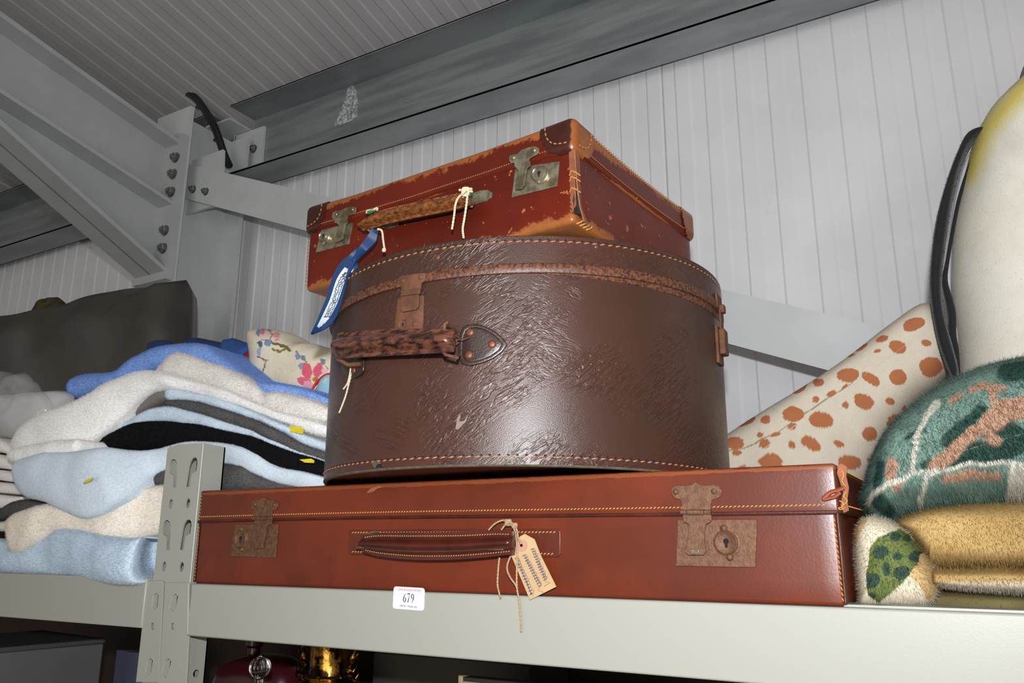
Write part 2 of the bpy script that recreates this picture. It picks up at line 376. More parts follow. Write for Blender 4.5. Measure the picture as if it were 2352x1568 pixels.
MB().add([(a, YPO+.001-c, b_) for a, b_, c in v], f).build('front_web', M_['cream'], up_, smooth=0)
v, f = plate([(YPO+.002, ZPT-1.0), (YPB, ZPT-1.0), (YPB, ZPT-.002), (YPO+.002, ZPT)], .002, [circ((YPO+YPB)/2+.004, P(465, 1544, X=XPR).z, .0045, 14)])
for X in (XPR-.001, XPL+.001): MB().add([(X+c, a, b_) for a, b_, c in v], f).build('side_flange', M_['cream'], up_, smooth=0)
for a, b_ in ((XPR-.016, XPR), (XPL, XPL+.016)): MB().box((a, YPB-.002, ZPT-1.0), (b_, YPB, ZPT-.002)).build('rear_lip', M_['cream'], up_, smooth=0)
MB().tube([(XPR-.0012, YPO+.0008, ZPT-1), (XPR-.0012, YPO+.0008, ZPT-.001)], .0016, 10).build('fold', M_['cream'], up_)
# below the reach of the picture the upright stands on the floor
MB().box((XPL, YPO, 0), (XPR, YPO+.03, ZPT-1.0)).build('lower_web', M_['cream'], up_, smooth=0)
def pixz(pts, Y): return [(P(x, y, Y=Y).x, P(x, y, Y=Y).z) for x, y in pts]
def beam(name, label, x0, x1, zt, brk, slots, end):
    t = thing(name, label, 'shelf beam', ((x0+x1)/2, D, zt-BH))
    MB().box((x0, D, zt-BH), (x1, D+.038, zt)).build('beam_tube', M_['cream'], t, bev=.0016, smooth=40)
    MB().box((x0, D+.012, zt-BH+.004), (x1, D+.037, zt+.0016)).build('deck_ledge', M_['cream'], t, smooth=0)
    v, f = plate(pixz(brk, .6825), .0022, [pixz(h, .6825) for h in slots], .0004)
    bk = MB().add([(a, .6825+.001-c, b_) for a, b_, c in v], f).build('end_bracket', M_['cream'], t, smooth=30)
    return t, bk
def slot(x0, y0, x1, y1, w): return [(x0+w, y0), (x0+w*1.7, y0+6), (x1+w*1.7, y1-8), (x1+w*.8, y1), (x1-w*.2, y1-8), (x0, y0+6)]
sl_l = [slot(352, 1361, 350, 1401, 7), slot(339, 1511, 335, 1552, 7), circ(350, 1438, 5, 12, 8)]
sl_r = [slot(395, 1363, 390, 1404, 8), slot(379, 1512, 373, 1556, 8), circ(396, 1438, 5, 12, 8)]
bl, kl = beam('shelf_beam', 'cream box beam of the left bay under the towels', -2.9, P(331, 1380, Y=D).x, ZBL,
          [(337, 1334), (372, 1334), (375, 1340), (364, 1567), (312, 1566), (326, 1440)], sl_l, 0)
br_, kr = beam('shelf_beam', 'cream box beam of the right bay bearing the lot sticker', P(434, 1400, Y=D).x, 1.3, ZBR,
          [(379, 1338), (433, 1338), (434, 1455), (425, 1620), (355, 1620), (366, 1560)], sl_r, 0)
for k_, sl in ((kl, sl_l), (kr, sl_r)):   # the pressed hooks seen inside the slots
    for h in sl[:2]:
        q = pixz(h, .684); xs = [a for a, _ in q]; zs = [b_ for _, b_ in q]
        MB().add([(min(xs)+.0008, .6845, min(zs)+.0016), (max(xs)-.0004, .6832, min(zs)+.001), (max(xs)-.0004, .6832, max(zs)-.001), (min(xs)+.0008, .6845, max(zs)-.0016)], [(0,1,2,3)]).build('pressed_hook', M_['cream'], k_, smooth=0)
MB().tube([tuple(P(433.5, 1340, Y=.681)), tuple(P(431.5, 1456, Y=.681))], .0018, 8).build('weld_bead', M_['cream'], kr)
for y0, y1, x0, x1, zt, lb in ((.72, 1.19, -2.9, XPL+.01, ZBL, 'chipboard deck of the left bay beneath the towels'), (.72, 1.19, XPR-.0, 1.3, ZBR, 'chipboard deck of the right bay beneath the cases')):
    solo(MB().box((x0, y0, zt-.016), (x1, y1, zt-.0002)), 'shelf_deck', M_['board'], lb, 'shelf board', smooth=0)
for x0, x1, zt, lb in ((-2.9, XPL, ZBL, 'cream rear beam under the back of the left deck'), (XPR, 1.3, ZBR, 'cream rear beam under the back of the right deck')):
    solo(MB().box((x0, 1.15, zt-.016-BH), (x1, 1.188, zt-.0162)), 'rear_shelf_beam', M_['cream'], lb, 'shelf beam', smooth=0)
# lot sticker
st = thing('lot_sticker', 'white rounded lot sticker reading 679 stuck on the shelf beam', 'sticker', (P(940, 1373, Y=D).x, D-.0004, P(940, 1400, Y=D).z))
paper = mat('sticker_paper', S(232,232,240), .5); redi = mat('red_print', S(196,70,84), .6); inkb = mat('black_print', S(28,26,34), .6); greyi = mat('grey_print', S(96,98,108), .6)
a, b_, c = P(905, 1347, Y=D), P(974, 1351, Y=D), P(905, 1396, Y=D)
fr = frame((a+ (b_-a)*.5 + (c-a)*.5)+Vector((0, -.0004, 0)), b_-a, a-c)
W2, H2 = (b_-a).length/2+.0006, (a-c).length/2+.0004
v, f = plate(rrect(-W2, -H2, W2, H2, .003), .0003); MB().add(v, f, fr).build('paper', paper, st, smooth=0)
fr2 = fr @ Matrix.Translation((0, 0, .0002))
v, f = text_mesh('Clarke & Simpson Auctions', .0036, .74); MB().add([(x+.0005, y+.0071, z) for x, y, z in v], f, fr2).build('red_heading', redi, st, smooth=0)
v, f = text_mesh('24/05/24 - Monday Sale', .0030, .76); MB().add([(x, y-.0085, z) for x, y, z in v], f, fr2).build('date_line', greyi, st, smooth=0)
def stroke(pts, ws, n=26):                   # brush stroke with varying width -> verts, faces
    p = cat([(x, y, w_) for (x, y), w_ in zip(pts, ws)], n); v = []; f = []
    for i, (x, y, w_) in enumerate(p):
        x1, y1, _ = p[min(i+1, n-1)]; x0, y0, _ = p[max(i-1, 0)]; L = math.hypot(x1-x0, y1-y0) or 1
        nx, ny = -(y1-y0)/L, (x1-x0)/L; v += [(x+nx*w_/2, y+ny*w_/2, 0), (x-nx*w_/2, y-ny*w_/2, 0)]
        if i: f.append((2*i-2, 2*i-1, 2*i+1, 2*i))
    return v, f
dg = MB()
def digit(ox, strokes):
    for pts, ws in strokes:
        v, f = stroke([(ox+x, y) for x, y in pts], ws); dg.add([(x*.00105, y*.00105+.0, .0002) for x, y, z in v], f, fr2)
digit(-4.6, [([(1.6, 4.4), (.2, 3.2), (-1.0, 1.3), (-1.35, -.8), (-1.0, -2.6), (0, -3.6), (1.0, -2.8), (1.3, -1.2), (.9, .2), (.1, .75), (-.7, .1)], [.25, .5, .8, 1.0, .95, .4, .9, 1.0, .8, .35, .3])])
digit(0, [([(-1.4, 3.3), (-1.2, 4.1), (0, 4.1), (1.7, 4.2)], [.35, .7, .9, .8]), ([(1.6, 4.1), (.7, 1.2), (-.1, -1.6), (-.6, -3.7)], [.3, .6, .9, 1.1])])
digit(4.6, [([(.8, .4), (0, -.2), (-.9, .6), (-1.25, 2.0), (-.9, 3.6), (0, 4.3), (1.0, 3.4), (1.4, 1.5), (1.0, -.9), (0, -2.8), (-1.3, -4.0)], [.3, .35, .8, 1.0, .85, .4, .85, 1.0, .85, .5, .25])])
dg.build('lot_number', inkb, st, smooth=0)
# ------------------------------------------------------------------ leather cases
def softbox(lo, hi, r, n=(40, 24, 6), disp=None, pred=None, off=0.0):   # rounded box of fine grid; pred keeps some faces
    lo, hi = Vector(lo), Vector(hi); ax = []
    for k in range(3):
        a, b_ = lo[k], hi[k]; c = [a, a+r*.25, a+r*.55, a+r] ; d = [b_-r, b_-r*.55, b_-r*.25, b_]
        mid = [lerp(a+r, b_-r, i/n[k]) for i in range(1, n[k])]; ax.append(c+mid+d)
    m = MB(); idx = {}
    def pt(i, j, k):
        key = (i, j, k)
        if key in idx: return idx[key]
        q = Vector((ax[0][i], ax[1][j], ax[2][k])); inn = Vector([min(max(q[t], lo[t]+r), hi[t]-r) for t in range(3)])
        d = q-inn; nn = d.normalized() if d.length > 1e-9 else Vector((0, 0, 1)); p = inn + nn*(r+off)
        if disp: p = Vector(disp(p, nn))
        idx[key] = len(m.v); m.v.append(tuple(p)); return idx[key]
    NN = [len(a) for a in ax]
    for t in range(3):
        u, v_ = (t+1) % 3, (t+2) % 3
        for side in (0, NN[t]-1):
            for i in range(NN[u]-1):
                for j in range(NN[v_]-1):
                    f = []
                    for di, dj in ((0,0),(1,0),(1,1),(0,1)):
                        k = [0, 0, 0]; k[t] = side; k[u] = i+di; k[v_] = j+dj; f.append(tuple(k))
                    if pred:
                        cc = sum((Vector([ax[q][kk[q]] for q in range(3)]) for kk in f), Vector())/4
                        if not pred(cc): continue
                    m.f.append(tuple(pt(*k) for k in (f if side else f[::-1])))
    return m
def pp(pts, fr, t, w0=0.0, holes=(), bev=0.0):         # outline seen in pixels -> plate standing w0..w0+t off the plane fr
    n = Vector((fr[0][2], fr[1][2], fr[2][2])); o = Vector((fr[0][3], fr[1][3], fr[2][3])) + n*(w0+t); inv = fr.inverted()
    g = lambda L: [(inv @ PP(x, y, o, n)).xy[:] for x, y in L]
    v, f = plate(g(pts), t, [g(h) for h in holes], bev)
    return MB().add([(x, y, z+w0+t/2) for x, y, z in v], f, fr)
def on(px, py, fr, w=0.0):
    n = Vector((fr[0][2], fr[1][2], fr[2][2])); o = Vector((fr[0][3], fr[1][3], fr[2][3])) + n*w
    return PP(px, py, o, n)
def handle_mesh(tops, bots, fr, w, th=.010, n=40, back=.004, flange=.2, arch=0.0):
    n_ = Vector((fr[0][2], fr[1][2], fr[2][2])); T = cat(tops, n); B = cat(bots, n); rows = []
    for i in range(n):
        s = i/(n-1); ww = w + arch*math.sin(PI*s); a = on(*T[i], fr, ww); b_ = on(*B[i], fr, ww); row = []
        e = min(1, math.sin(PI*min(max(s, .0), 1))*5+.55)
        for k in range(17):
            u = k/16
            if u < flange or u > 1-flange: d = .0016
            else: d = .0016 + th*math.sin(PI*(u-flange)/(1-2*flange))**.7
            row.append(a.lerp(b_, u) + n_*d*e)
        for k in range(16, -1, -1):
            u = k/16; d = -.0016 - (back*math.sin(PI*u) if 0 < k < 16 else 0)
            row.append(a.lerp(b_, u) + n_*d*e)
        rows.append(row)
    m = MB(); m.grid(rows, closed=True); L = len(rows[0]); m.f += [tuple(range(L-1, -1, -1)), tuple(range(len(m.v)-L, len(m.v)))]
    return m
def keyhole(c, r): # keyhole outline in plane units
    out = [(c[0]+r*math.sin(a), c[1]+r*.5+r*math.cos(a)) for a in [math.radians(-150+i*25) for i in range(13)]]
    return out + [(c[0]+r*.45, c[1]-r*1.7), (c[0]-r*.45, c[1]-r*1.7)]
def lock_barrel(c, r, fr, w, m, parent, dark, h=.004, tilt=0, knob=True): # round key escutcheon at world point c
    inv = fr.inverted(); q = inv @ c; MM = fr @ Matrix.Translation((q.x, q.y, w))
    b = MB(); b.lathe([(r*1.15, 0), (r*1.15, h*.35), (r, h*.5), (r*.97, h), (r*.9, h*1.12), (r*.8, h), (r*.74, h*.85), (0.0001, h*.85)], 28, MM)
    o = b.build('lock_barrel', m, parent, smooth=50)
    v, f = plate(keyhole((0, 0), r*.24), .0003); MB().add([(x, y, z+h*.88) for x, y, z in v], f, MM).build('keyhole', dark, o, smooth=0)
    if knob:
        for s in (1, -1):
            K = MM @ Matrix.Translation((-s*r*.0+tilt*s*r*.3, s*r*1.18, 0)); MB().lathe([(r*.3, 0), (r*.3, h*.5), (r*.2, h*.85), (.0001, h*.9)], 14, K).build('catch_knob', m, o, smooth=50)
    return o
def rivet(p, n, r, m, parent, name='rivet', h=.0014):
    MM = Matrix.Translation(Vector(p)) @ Vector(n).to_track_quat('Z', 'Y').to_matrix().to_4x4()
    return MB().lathe([(r, -.0003), (r*.95, h*.5), (r*.6, h), (.0001, h*1.1)], 18, MM).build(name, m, parent, smooth=60)
# materials
tan = S(172,108,58)
M_['lea_big'] = mat('tan_case_leather', S(108,43,22), .33, col2=S(86,36,21), nscale=6, namt=.8, bump=.08, bscale=420, coat=0, spec=.42,
                    wear=[(2, .1062, .0035)], wcol=S(140,74,40), speck=[(S(150,110,90), 45, .79), (S(60,28,20), 30, .78)])
M_['lea_big_dk'] = mat('dark_case_leather', S(74,32,22), .35, col2=S(56,24,17), nscale=30, namt=.8, bump=.25, bscale=260, coat=.15)
M_['thread'] = mat('yellow_thread', S(178,128,62), .7)
M_['thread_o'] = mat('orange_thread', S(165,108,70), .7)
M_['rust'] = mat('rusted_metal', S(112,78,54), .62, .35, col2=S(92,60,42), nscale=220, namt=.8, bump=.45, bscale=700)
M_['rust_o'] = mat('orange_rust', S(108,68,45), .75, .15, col2=S(84,50,35), nscale=60, namt=.8, bump=.4, bscale=600)
M_['dark'] = mat('dark_gap', S(14,10,9), .9)
M_['tan'] = mat('raw_tan_leather', S(150,90,58), .8, col2=S(118,66,40), nscale=60, bump=.5, bscale=300)
M_['lea_top'] = mat('red_brown_leather', S(96,28,14), .30, col2=S(76,22,13), nscale=7, namt=.8, bump=.22, bscale=330, coat=0, spec=.4,
                    wear=[(2, -.001, .019)], wcol=S(158,94,48), speck=[(S(150,84,42), 75, .70), (S(140,76,40), 160, .70)])
M_['lea_lid'] = mat('red_brown_lid_leather', S(96,30,16), .30, col2=S(80,25,14), nscale=7, namt=.8, bump=.22, bscale=330, coat=0, spec=.4,
                    wear=[(2, .1070, .022), (2, .0695, .0022)], wcol=S(158,92,46), speck=[(S(150,84,42), 90, .71)])
M_['lea_cap'] = mat('dark_corner_leather', S(62,26,18), .32, col2=S(46,20,15), nscale=30, bump=.3, bscale=260, coat=.2, wear=[(0, -.003, .006), (0, .3735, .006)], wcol=S(150,84,42))
M_['nickel'] = mat('tarnished_nickel', S(168,160,136), .32, .7, col2=S(112,100,78), nscale=70, namt=.7, bump=.15, bscale=200)
M_['lea_hat'] = mat('hatbox_leather', S(68,40,32), .34, col2=S(60,38,29), nscale=5, namt=.9, bump=.22, bscale=900, coat=.05, wrinkle=.40, uv=True,
                    speck=[(S(190,184,176), 150, .80)])
M_['lea_hat2'] = mat('hatbox_binding', S(50,30,26), .45, col2=S(112,68,46), nscale=330, namt=.8, bump=.4, bscale=500)
M_['lea_edge'] = mat('raw_board_edge', S(96,84,70), .8, col2=S(66,54,44), nscale=120, bump=.4)
M_['hat_handle'] = mat('worn_black_handle', S(34,20,17), .28, col2=S(104,62,46), nscale=170, namt=1.0, stretch=(.5,.5,1.6), bump=.25, bscale=250, coat=.3)
M_['handle_top'] = mat('worn_tan_handle', S(64,30,18), .3, col2=S(140,84,40), nscale=260, namt=.6, stretch=(.6,1,1), bump=.35, bscale=260, coat=.3)
M_['twine'] = mat('natural_twine', S(176,150,118), .85, col2=S(150,120,88), nscale=700)
M_['cord'] = mat('white_cotton_cord', S(212,196,168), .85, col2=S(180,160,130), nscale=900)

# --- large flat suitcase on the shelf
XL, XR = -.8440, -.1005; YL, ZB = .6840, ZBR; ZS = CZ+.0265; ZTL = CZ+.0652; YB = YL+.42
big = thing('suitcase', 'large flat tan leather suitcase at the bottom of the pile on the shelf', 'suitcase', ((XL+XR)/2, YL, ZB))
big_inv_z = ZB
def nz(p, s, a): return a*mnoise.noise(Vector(p)*s)
def dbody(p, n): return (p.x, p.y + nz(p, 9, .0007), p.z)
softbox((XL+.002, YL+.0025, ZB), (XR-.003, YB, CZ+.055), .0035, (60, 20, 6), dbody).build('body', M_['lea_big'], big, smooth=60)
def dlid(p, n):
    u = (p.x-XL)/(XR-XL); v_ = (p.y-YL)/(YB-YL); s = max(0, math.sin(PI*min(max(u, 0), 1)))**.3*min(1, max(0, v_*7))**1.2*min(1, max(0, (1-v_)*5))
    z = p.z - (.0070*s if p.z > ZS+.03 else 0)
    if p.z < ZS+.012: z += .0014*math.sin(PI*u*1.3+.4)
    return (p.x, p.y + nz(p, 7, .0007), z + .0012*(.45-u)*(1 if p.z > ZS+.02 else 0))
softbox((XL, YL, ZS), (XR, YB+.003, ZTL), .003, (60, 30, 6), dlid).build('lid', M_['lea_big'], big, smooth=60)
FB = frame((0, YL+.0025, CZ), (1, 0, 0), (0, 0, 1)); FL = frame((0, YL, CZ), (1, 0, 0), (0, 0, 1))
MB().add([(x, YL-.0006-(.0006 if k in (1, 2) else 0), ZS+.0014*math.sin(PI*(x-XL)/(XR-XL)*1.3+.4)+dz_) for x in [lerp(XL+.002, XR-.002, i/40) for i in range(41)] for k, dz_ in enumerate((-.0004, .0006, .0018, .0026))],
         [(i*4+k, i*4+k+1, i*4+k+5, i*4+k+4) for i in range(40) for k in range(3)]).build('lid_edge', M_['lea_big_dk'], big)
sm = MB()
yf = lambda x: YL + nz((x, YL, ZS+.007), 7, .0007) - .0003
sm.stitch([(x, yf(x), ZS+.0066+.0012*math.sin(PI*(x-XL)/(XR-XL)*1.3+.4)) for x in [lerp(XL+.006, XR-.01, i/60) for i in range(61)]], (0, -1, 0), .0024, .0011, .0008, .0005, .25)
for x0, yy in ((XL+.0045, YL), (XR-.0052, YL+.0025)):
    sm.stitch([(x0+.001, yy-.0002, ZB+.004), (x0, yy-.0002, ZS-.001)], (0, -1, 0), .0026, .0014, .0008, .0005, .2)
sm.stitch([(XL+.004, YL-.0002, ZS+.003), (XL+.004, YL-.0002, ZTL-.003)], (0, -1, 0), .0026, .0014, .0008, .0005, .2)
for z in (ZS+.006, ZTL-.004): sm.stitch([(XR+.0004, YL+.004, z), (XR+.0004, YB-.01, z)], (1, 0, 0), .0026, .0014)
sm.build('stitching', M_['thread'], big, smooth=0, kind='stuff')
MB().box((XR-.0035, YL+.0015, ZB+.002), (XR-.0012, YL+.006, ZS)).build('corner_piping', M_['lea_big_dk'], big, bev=.0008)
MB().box((XL+.0005, YL+.0015, ZB+.002), (XL+.0024, YL+.006, ZS)).build('corner_piping', M_['lea_big_dk'], big, bev=.0008)
# torn front right corner of the lid
pp([(1926, 1066), (1934, 1064), (1946, 1072), (1944, 1094), (1950, 1120), (1946, 1150), (1950, 1172), (1938, 1178), (1930, 1160), (1936, 1130), (1928, 1104), (1922, 1086)], FL, .0012, .0004, bev=.0003).build('torn_corner', M_['tan'], big)
tp = [on(*q, FL, .003) for q in ((1938, 1120), (1924, 1126), (1908, 1130), (1894, 1142), (1893, 1146), (1906, 1143), (1918, 1140), (1930, 1130))]
MB().tube(cat([tuple(q) for q in tp], 20), .0017, 6).build('torn_shred', mat('shred_leather', S(128,56,30), .6), big)
th = MB()
for pts in (((1934, 1080), (1938, 1092), (1934, 1104), (1942, 1116)), ((1944, 1128), (1938, 1140), (1946, 1150), (1936, 1160)), ((1928, 1150), (1936, 1154), (1934, 1164), (1926, 1166), (1930, 1170), (1940, 1166))):
    th.tube(cat([tuple(on(*q, FL, .0028)) for q in pts], 14), .0005, 5)
th.build('loose_thread', M_['thread'], big)
MB().add([tuple(on(*q, FL, .0008)) for q in ((842, 1132), (850, 1122), (868, 1116), (880, 1117), (866, 1122), (856, 1130))], [tuple(range(6))]).build('scuff', M_['tan'], big, smooth=0)
def big_lock(plate_px, hasp_px, barrel, tongue_px, cyl, rr, ears):
    lp = pp(plate_px, FB, .0022, 0, bev=.0008).build('lock_plate', M_['rust'], big, label='rusty square lock plate')
    lock_barrel(on(*cyl, FB, .0022), rr, FB, .0022, M_['rust'], lp, M_['dark'], .0035, -.6)
    hp = pp(hasp_px, FL, .0016, 0, bev=.0005).build('hasp', M_['rust'], big, label='rusty hasp with two ears')
    for e in ears: rivet(on(*e, FL, .0016), (0, -1, 0), .0026, M_['rust'], hp)
    a, b_ = on(*barrel[0], FL, .0035), on(*barrel[1], FL, .0035)
    MB().tube([a, a.lerp(b_, .22)], .0022, 10).build('hinge_barrel', M_['rust'], hp); MB().tube([a.lerp(b_, .24), a.lerp(b_, .78)], .0025, 10).build('hinge_barrel', M_['rust'], hp); MB().tube([a.lerp(b_, .8), b_], .0022, 10).build('hinge_barrel', M_['rust'], hp)
    tg = pp(tongue_px, FL, .0018, .0020, bev=.0006).build('tongue', M_['rust'], hp)
big_lock([(1556, 1193), (1739, 1193), (1735, 1303), (1552, 1300)],
         [(1541, 1132), (1543, 1120), (1552, 1114), (1566, 1114), (1580, 1115), (1590, 1112), (1598, 1106), (1606, 1112), (1618, 1115), (1640, 1112), (1652, 1117), (1658, 1128), (1655, 1139), (1646, 1145), (1635, 1148), (1632, 1158), (1632, 1180), (1565, 1180), (1566, 1156), (1562, 1147), (1548, 1143)],
         [(1564, 1176), (1633, 1176)],
         [(1567, 1180), (1633, 1180), (1635, 1194), (1629, 1201), (1620, 1204), (1617, 1240), (1621, 1266), (1616, 1274), (1582, 1275), (1573, 1269), (1573, 1262), (1579, 1240), (1582, 1204), (1569, 1198)],
         (1670, 1246), .0098, [(1552, 1129), (1640, 1128)])
big_lock([(541, 1203), (638, 1203), (632, 1281), (527, 1278)],
         [(577, 1162), (579, 1151), (586, 1147), (596, 1147), (606, 1141), (616, 1147), (630, 1148), (638, 1155), (638, 1164), (632, 1170), (625, 1172), (624, 1192), (580, 1192), (583, 1172), (578, 1168)],
         [(581, 1190), (624, 1190)],
         [(583, 1192), (624, 1192), (622, 1203), (613, 1207), (604, 1250), (603, 1259), (584, 1260), (580, 1254), (590, 1207), (584, 1203)],
         (557, 1238), .0098, [(585, 1158), (630, 1159)])
pp([(1588, 1262), (1605, 1262), (1605, 1271), (1588, 1271)], FL, .001, .0038, bev=.0002).build('hasp_button', M_['nickel'], big)
stp = pp([(806, 1217), (1283, 1214), (1287, 1221), (1287, 1272), (1280, 1280), (806, 1274), (799, 1268), (800, 1224)], FB, .0018, 0, bev=.0007).build('handle_strap', mat('strap_leather', S(96,40,22), .36, col2=S(78,32,19), nscale=30, bump=.15, bscale=300), big)
ss = MB()
for y0, y1 in ((1223, 1222), (1267, 1272)): ss.stitch([on(808, y0, FB, .0019), on(1278, y1, FB, .0019)], (0, -1, 0), .0026, .0012, .0008, .0005, .25)
ss.build('strap_stitching', M_['thread'], stp, smooth=0, kind='stuff')
tops = [(831, 1230), (870, 1223), (950, 1222), (1060, 1221), (1140, 1218), (1181, 1220)]; bots = [(833, 1266), (870, 1277), (950, 1285), (1040, 1285), (1120, 1279), (1181, 1272)]
hd = handle_mesh(tops, bots, FB, .020, .0075, flange=.24).build('handle', mat('handle_leather', S(78,32,24), .27, col2=S(58,24,18), nscale=25, coat=.3, bump=.1, bscale=200), big, smooth=60)
ss = MB()
for k, (a_, b_) in enumerate((((.14), 0), ((.86), 0))):
    T = cat(tops, 40); B = cat(bots, 40); pth = [on(lerp(T[i][0], B[i][0], a_), lerp(T[i][1], B[i][1], a_), FB, .022) for i in range(2, 38)]
    ss.stitch(pth, (0, -1, 0), .0018, .0010, .0006, .0004, .2)
ss.build('handle_stitching', M_['thread'], hd, smooth=0, kind='stuff')
for x0 in (868, 1166):
    c = on(x0, 1224, FB, 0); MB().tube([c+Vector((0.008*math.cos(a), -.010+.010*math.cos(a*.5), .0045*math.sin(a)-.003)) for a in [i*PI/8 for i in range(17)]], .0012, 8).build('handle_ring', M_['rust'], big)
    MB().box(c+Vector((-.009, -.024, -.016)), c+Vector((.009, .0005, -.0135))).build('handle_staple', M_['rust'], big, bev=.0006)
# --- string tag tied to its handle
tg = thing('manila_tag', 'manila luggage tag scribbled with blue ink, tied to the bottom suitcase handle', 'tag', tuple(on(1217, 1377, FB, .0095)))
FT = frame((0, YL-.0075, CZ), (1, 0, 0), (0, 0, 1))
manila = mat('manila_card', S(190,160,118), .8, col2=S(176,142,98), nscale=30); blue = mat('blue_ink', S(60,68,112), .6); ringm = mat('tag_reinforcement', S(176,136,112), .8)
c7 = lambda u, v_: (1100+u/5.6, 1180+v_/5.6)
hole = [c7(545+20*math.cos(a), 405+20*math.sin(a)) for a in [i*PI/6 for i in range(12)]]
pp([c7(590, 255), c7(715, 325), c7(790, 520), c7(995, 935), c7(655, 1105), c7(415, 535), c7(525, 290)], FT, .0005, 0, [hole]).build('card', manila, tg, smooth=0)
pp([c7(545+80*math.cos(a), 408+80*math.sin(a)) for a in [i*PI/10 for i in range(20)]], FT, .0003, .0005, [hole]).build('eyelet_patch', ringm, tg, smooth=0)
ink = MB(); rnd = random.Random(3)
for (u0, v0), (u1, v1) in (((690, 440), (860, 850)), ((585, 520), (790, 930)), ((480, 560), (690, 1030))):
    pts = []; N_ = 46; L = math.hypot(u1-u0, v1-v0); nx, ny = -(v1-v0)/L, (u1-u0)/L
    for i in range(N_):
        s = i/(N_-1); a = i*1.75; amp = 24+14*rnd.random(); k = 14
        pts.append(tuple(on(*c7(lerp(u0, u1, s)+nx*amp*math.sin(a)+(u1-u0)/L*k*math.cos(a), lerp(v0, v1, s)+ny*amp*math.sin(a)+(v1-v0)/L*k*math.cos(a)), FT, .0008)))
    ink.tube(cat(pts, 180), .00017, 4)
    for j in range(3):
        o1, o2 = rnd.uniform(-22, 22), rnd.uniform(-22, 22)
        ink.tube([on(*c7(lerp(u0, u1, s)+nx*lerp(o1, o2, s)+rnd.uniform(-3, 3), lerp(v0, v1, s)+ny*lerp(o1, o2, s)), FT, .0008) for s in [i/9 for i in range(10)]], .00015, 4)
for pts in (((850, 870), (920, 880), (840, 930)), ((790, 930), (760, 980), (830, 1010)), ((650, 1050), (690, 1020), (700, 1060))): ink.tube([on(*c7(*q), FT, .0008) for q in pts], .00018, 4)
ink.build('handwriting', blue, tg, smooth=0)
def cord(name, lst, m, parent, fr, w, r, knots=()):
    mb = MB()
    for L in lst:
        p = cat([tuple(on(x, y, fr, w+(q[0] if q else 0))) for x, y, *q in L], 12*len(L)); mb.tube(p, [r*(1+.22*math.sin(i*1.9)) for i in range(len(p))], 6)
    for x, y, k, *q in knots:
        c = on(x, y, fr, w+.001); v = []
        for i in range(3):
            p = [c + Vector((k*.7*math.cos(a+i), -k*.5*math.sin(a*1.0+i), k*.6*math.sin(a+i*2))) for a in [j*PI/5 for j in range(11)]]; mb.tube(p, r*1.1, 6)
    return mb.build(name, m, parent, kind='stuff' if len(lst) > 1 else None)
cord('twine', [[c7(125, 205), c7(200, 130), c7(290, 85), c7(370, 90), c7(440, 130), c7(485, 200), c7(500, 290), c7(495, 330)],
               [c7(290, 205), c7(330, 150), c7(375, 100), c7(450, 190), c7(475, 300), c7(490, 420), c7(490, 600), c7(485, 800), c7(490, 960), c7(515, 1100), c7(535, 1300), c7(545, 1510)],
               [c7(490, 260), c7(515, 330), c7(540, 390)], [c7(265, 560), c7(250, 700), c7(240, 900), c7(262, 1020), c7(280, 1085)],
               [c7(410, 540), c7(370, 640), c7(365, 720), c7(400, 810), c7(470, 910), c7(485, 950)]], M_['twine'], tg, FT, .0025, .0009, [(*c7(375, 110), .004), (*c7(460, 150), .003)])

# --- round hat box
HC = Vector((-.462, .830, 0)); HR = .2302
def hang(az): return Vector((math.sin(math.radians(az)), -math.cos(math.radians(az)), 0))
def hcyl(px, py, r=HR):
    d = ray(px, py); a = d.x**2+d.y**2; b_ = -2*(d.x*HC.x+d.y*HC.y); cc = HC.x**2+HC.y**2-r*r; D_ = max(b_*b_-4*a*cc, 0)
    t = (-b_-math.sqrt(D_))/2/a; return O0 + d*t
def az_of(p): return math.degrees(math.atan2(p.x-HC.x, -(p.y-HC.y)))
hat = thing('hat_box', 'round dark brown leather hat box lying between the two suitcases', 'hat box', (HC.x, HC.y, CZ+.0645))
HB0 = CZ+.0645; HH = .2040
def zbody(p):
    q = Vector((p[0]-HC.x, p[1]-HC.y)); r_ = q.length; fr_ = -(q.x*math.sin(math.radians(5))*-1+q.y*math.cos(math.radians(5))); k = 1-min(1, (p[2]-HB0)/.15)
    az = math.atan2(q.x, -q.y); return p[2] + k*.0050*(r_/HR)*math.cos(az-math.radians(5)) - min(1, (p[2]-HB0)/HH)*.0125*math.sin(az)*(r_/HR)
def hatlathe(prof, z0, zfn, n=160):
    m = MB(); m.lathe(prof, n, Matrix.Translation((HC.x, HC.y, z0)), capb=False, capt=False); m.v = [(x, y, zfn((x, y, z))) for x, y, z in m.v]; return m
def cyl_uv(o):
    me = o.data; uv = me.uv_layers.new(name='wrap'); mw = parent_inv(hat).inverted()
    for p in me.polygons:
        c = mw @ p.center; ac = math.atan2(c.x-HC.x, -(c.y-HC.y)); flat = abs(p.normal.z) > .7
        for li in p.loop_indices:
            q = mw @ me.vertices[me.loops[li].vertex_index].co
            if flat: uv.data[li].uv = (q.x, q.y); continue
            a = math.atan2(q.x-HC.x, -(q.y-HC.y))
            if a-ac > PI: a -= 2*PI
            if ac-a > PI: a += 2*PI
            uv.data[li].uv = (a*HR, q.z)
R_ = HR
prof = [(.0001, .0035), (.1, .0034), (.2, .003), (R_-.0045, .003), (R_-.0042, -.0004), (R_-.001, -.0004), (R_, .0006)] + [(R_, .0006+i*(HH-.0012)/24) for i in range(1, 25)] + [(R_-.002, HH), (.0001, HH)]
hb = hatlathe(prof, HB0, zbody); cyl_uv(hb.build('body', M_['lea_hat'], hat, smooth=40))
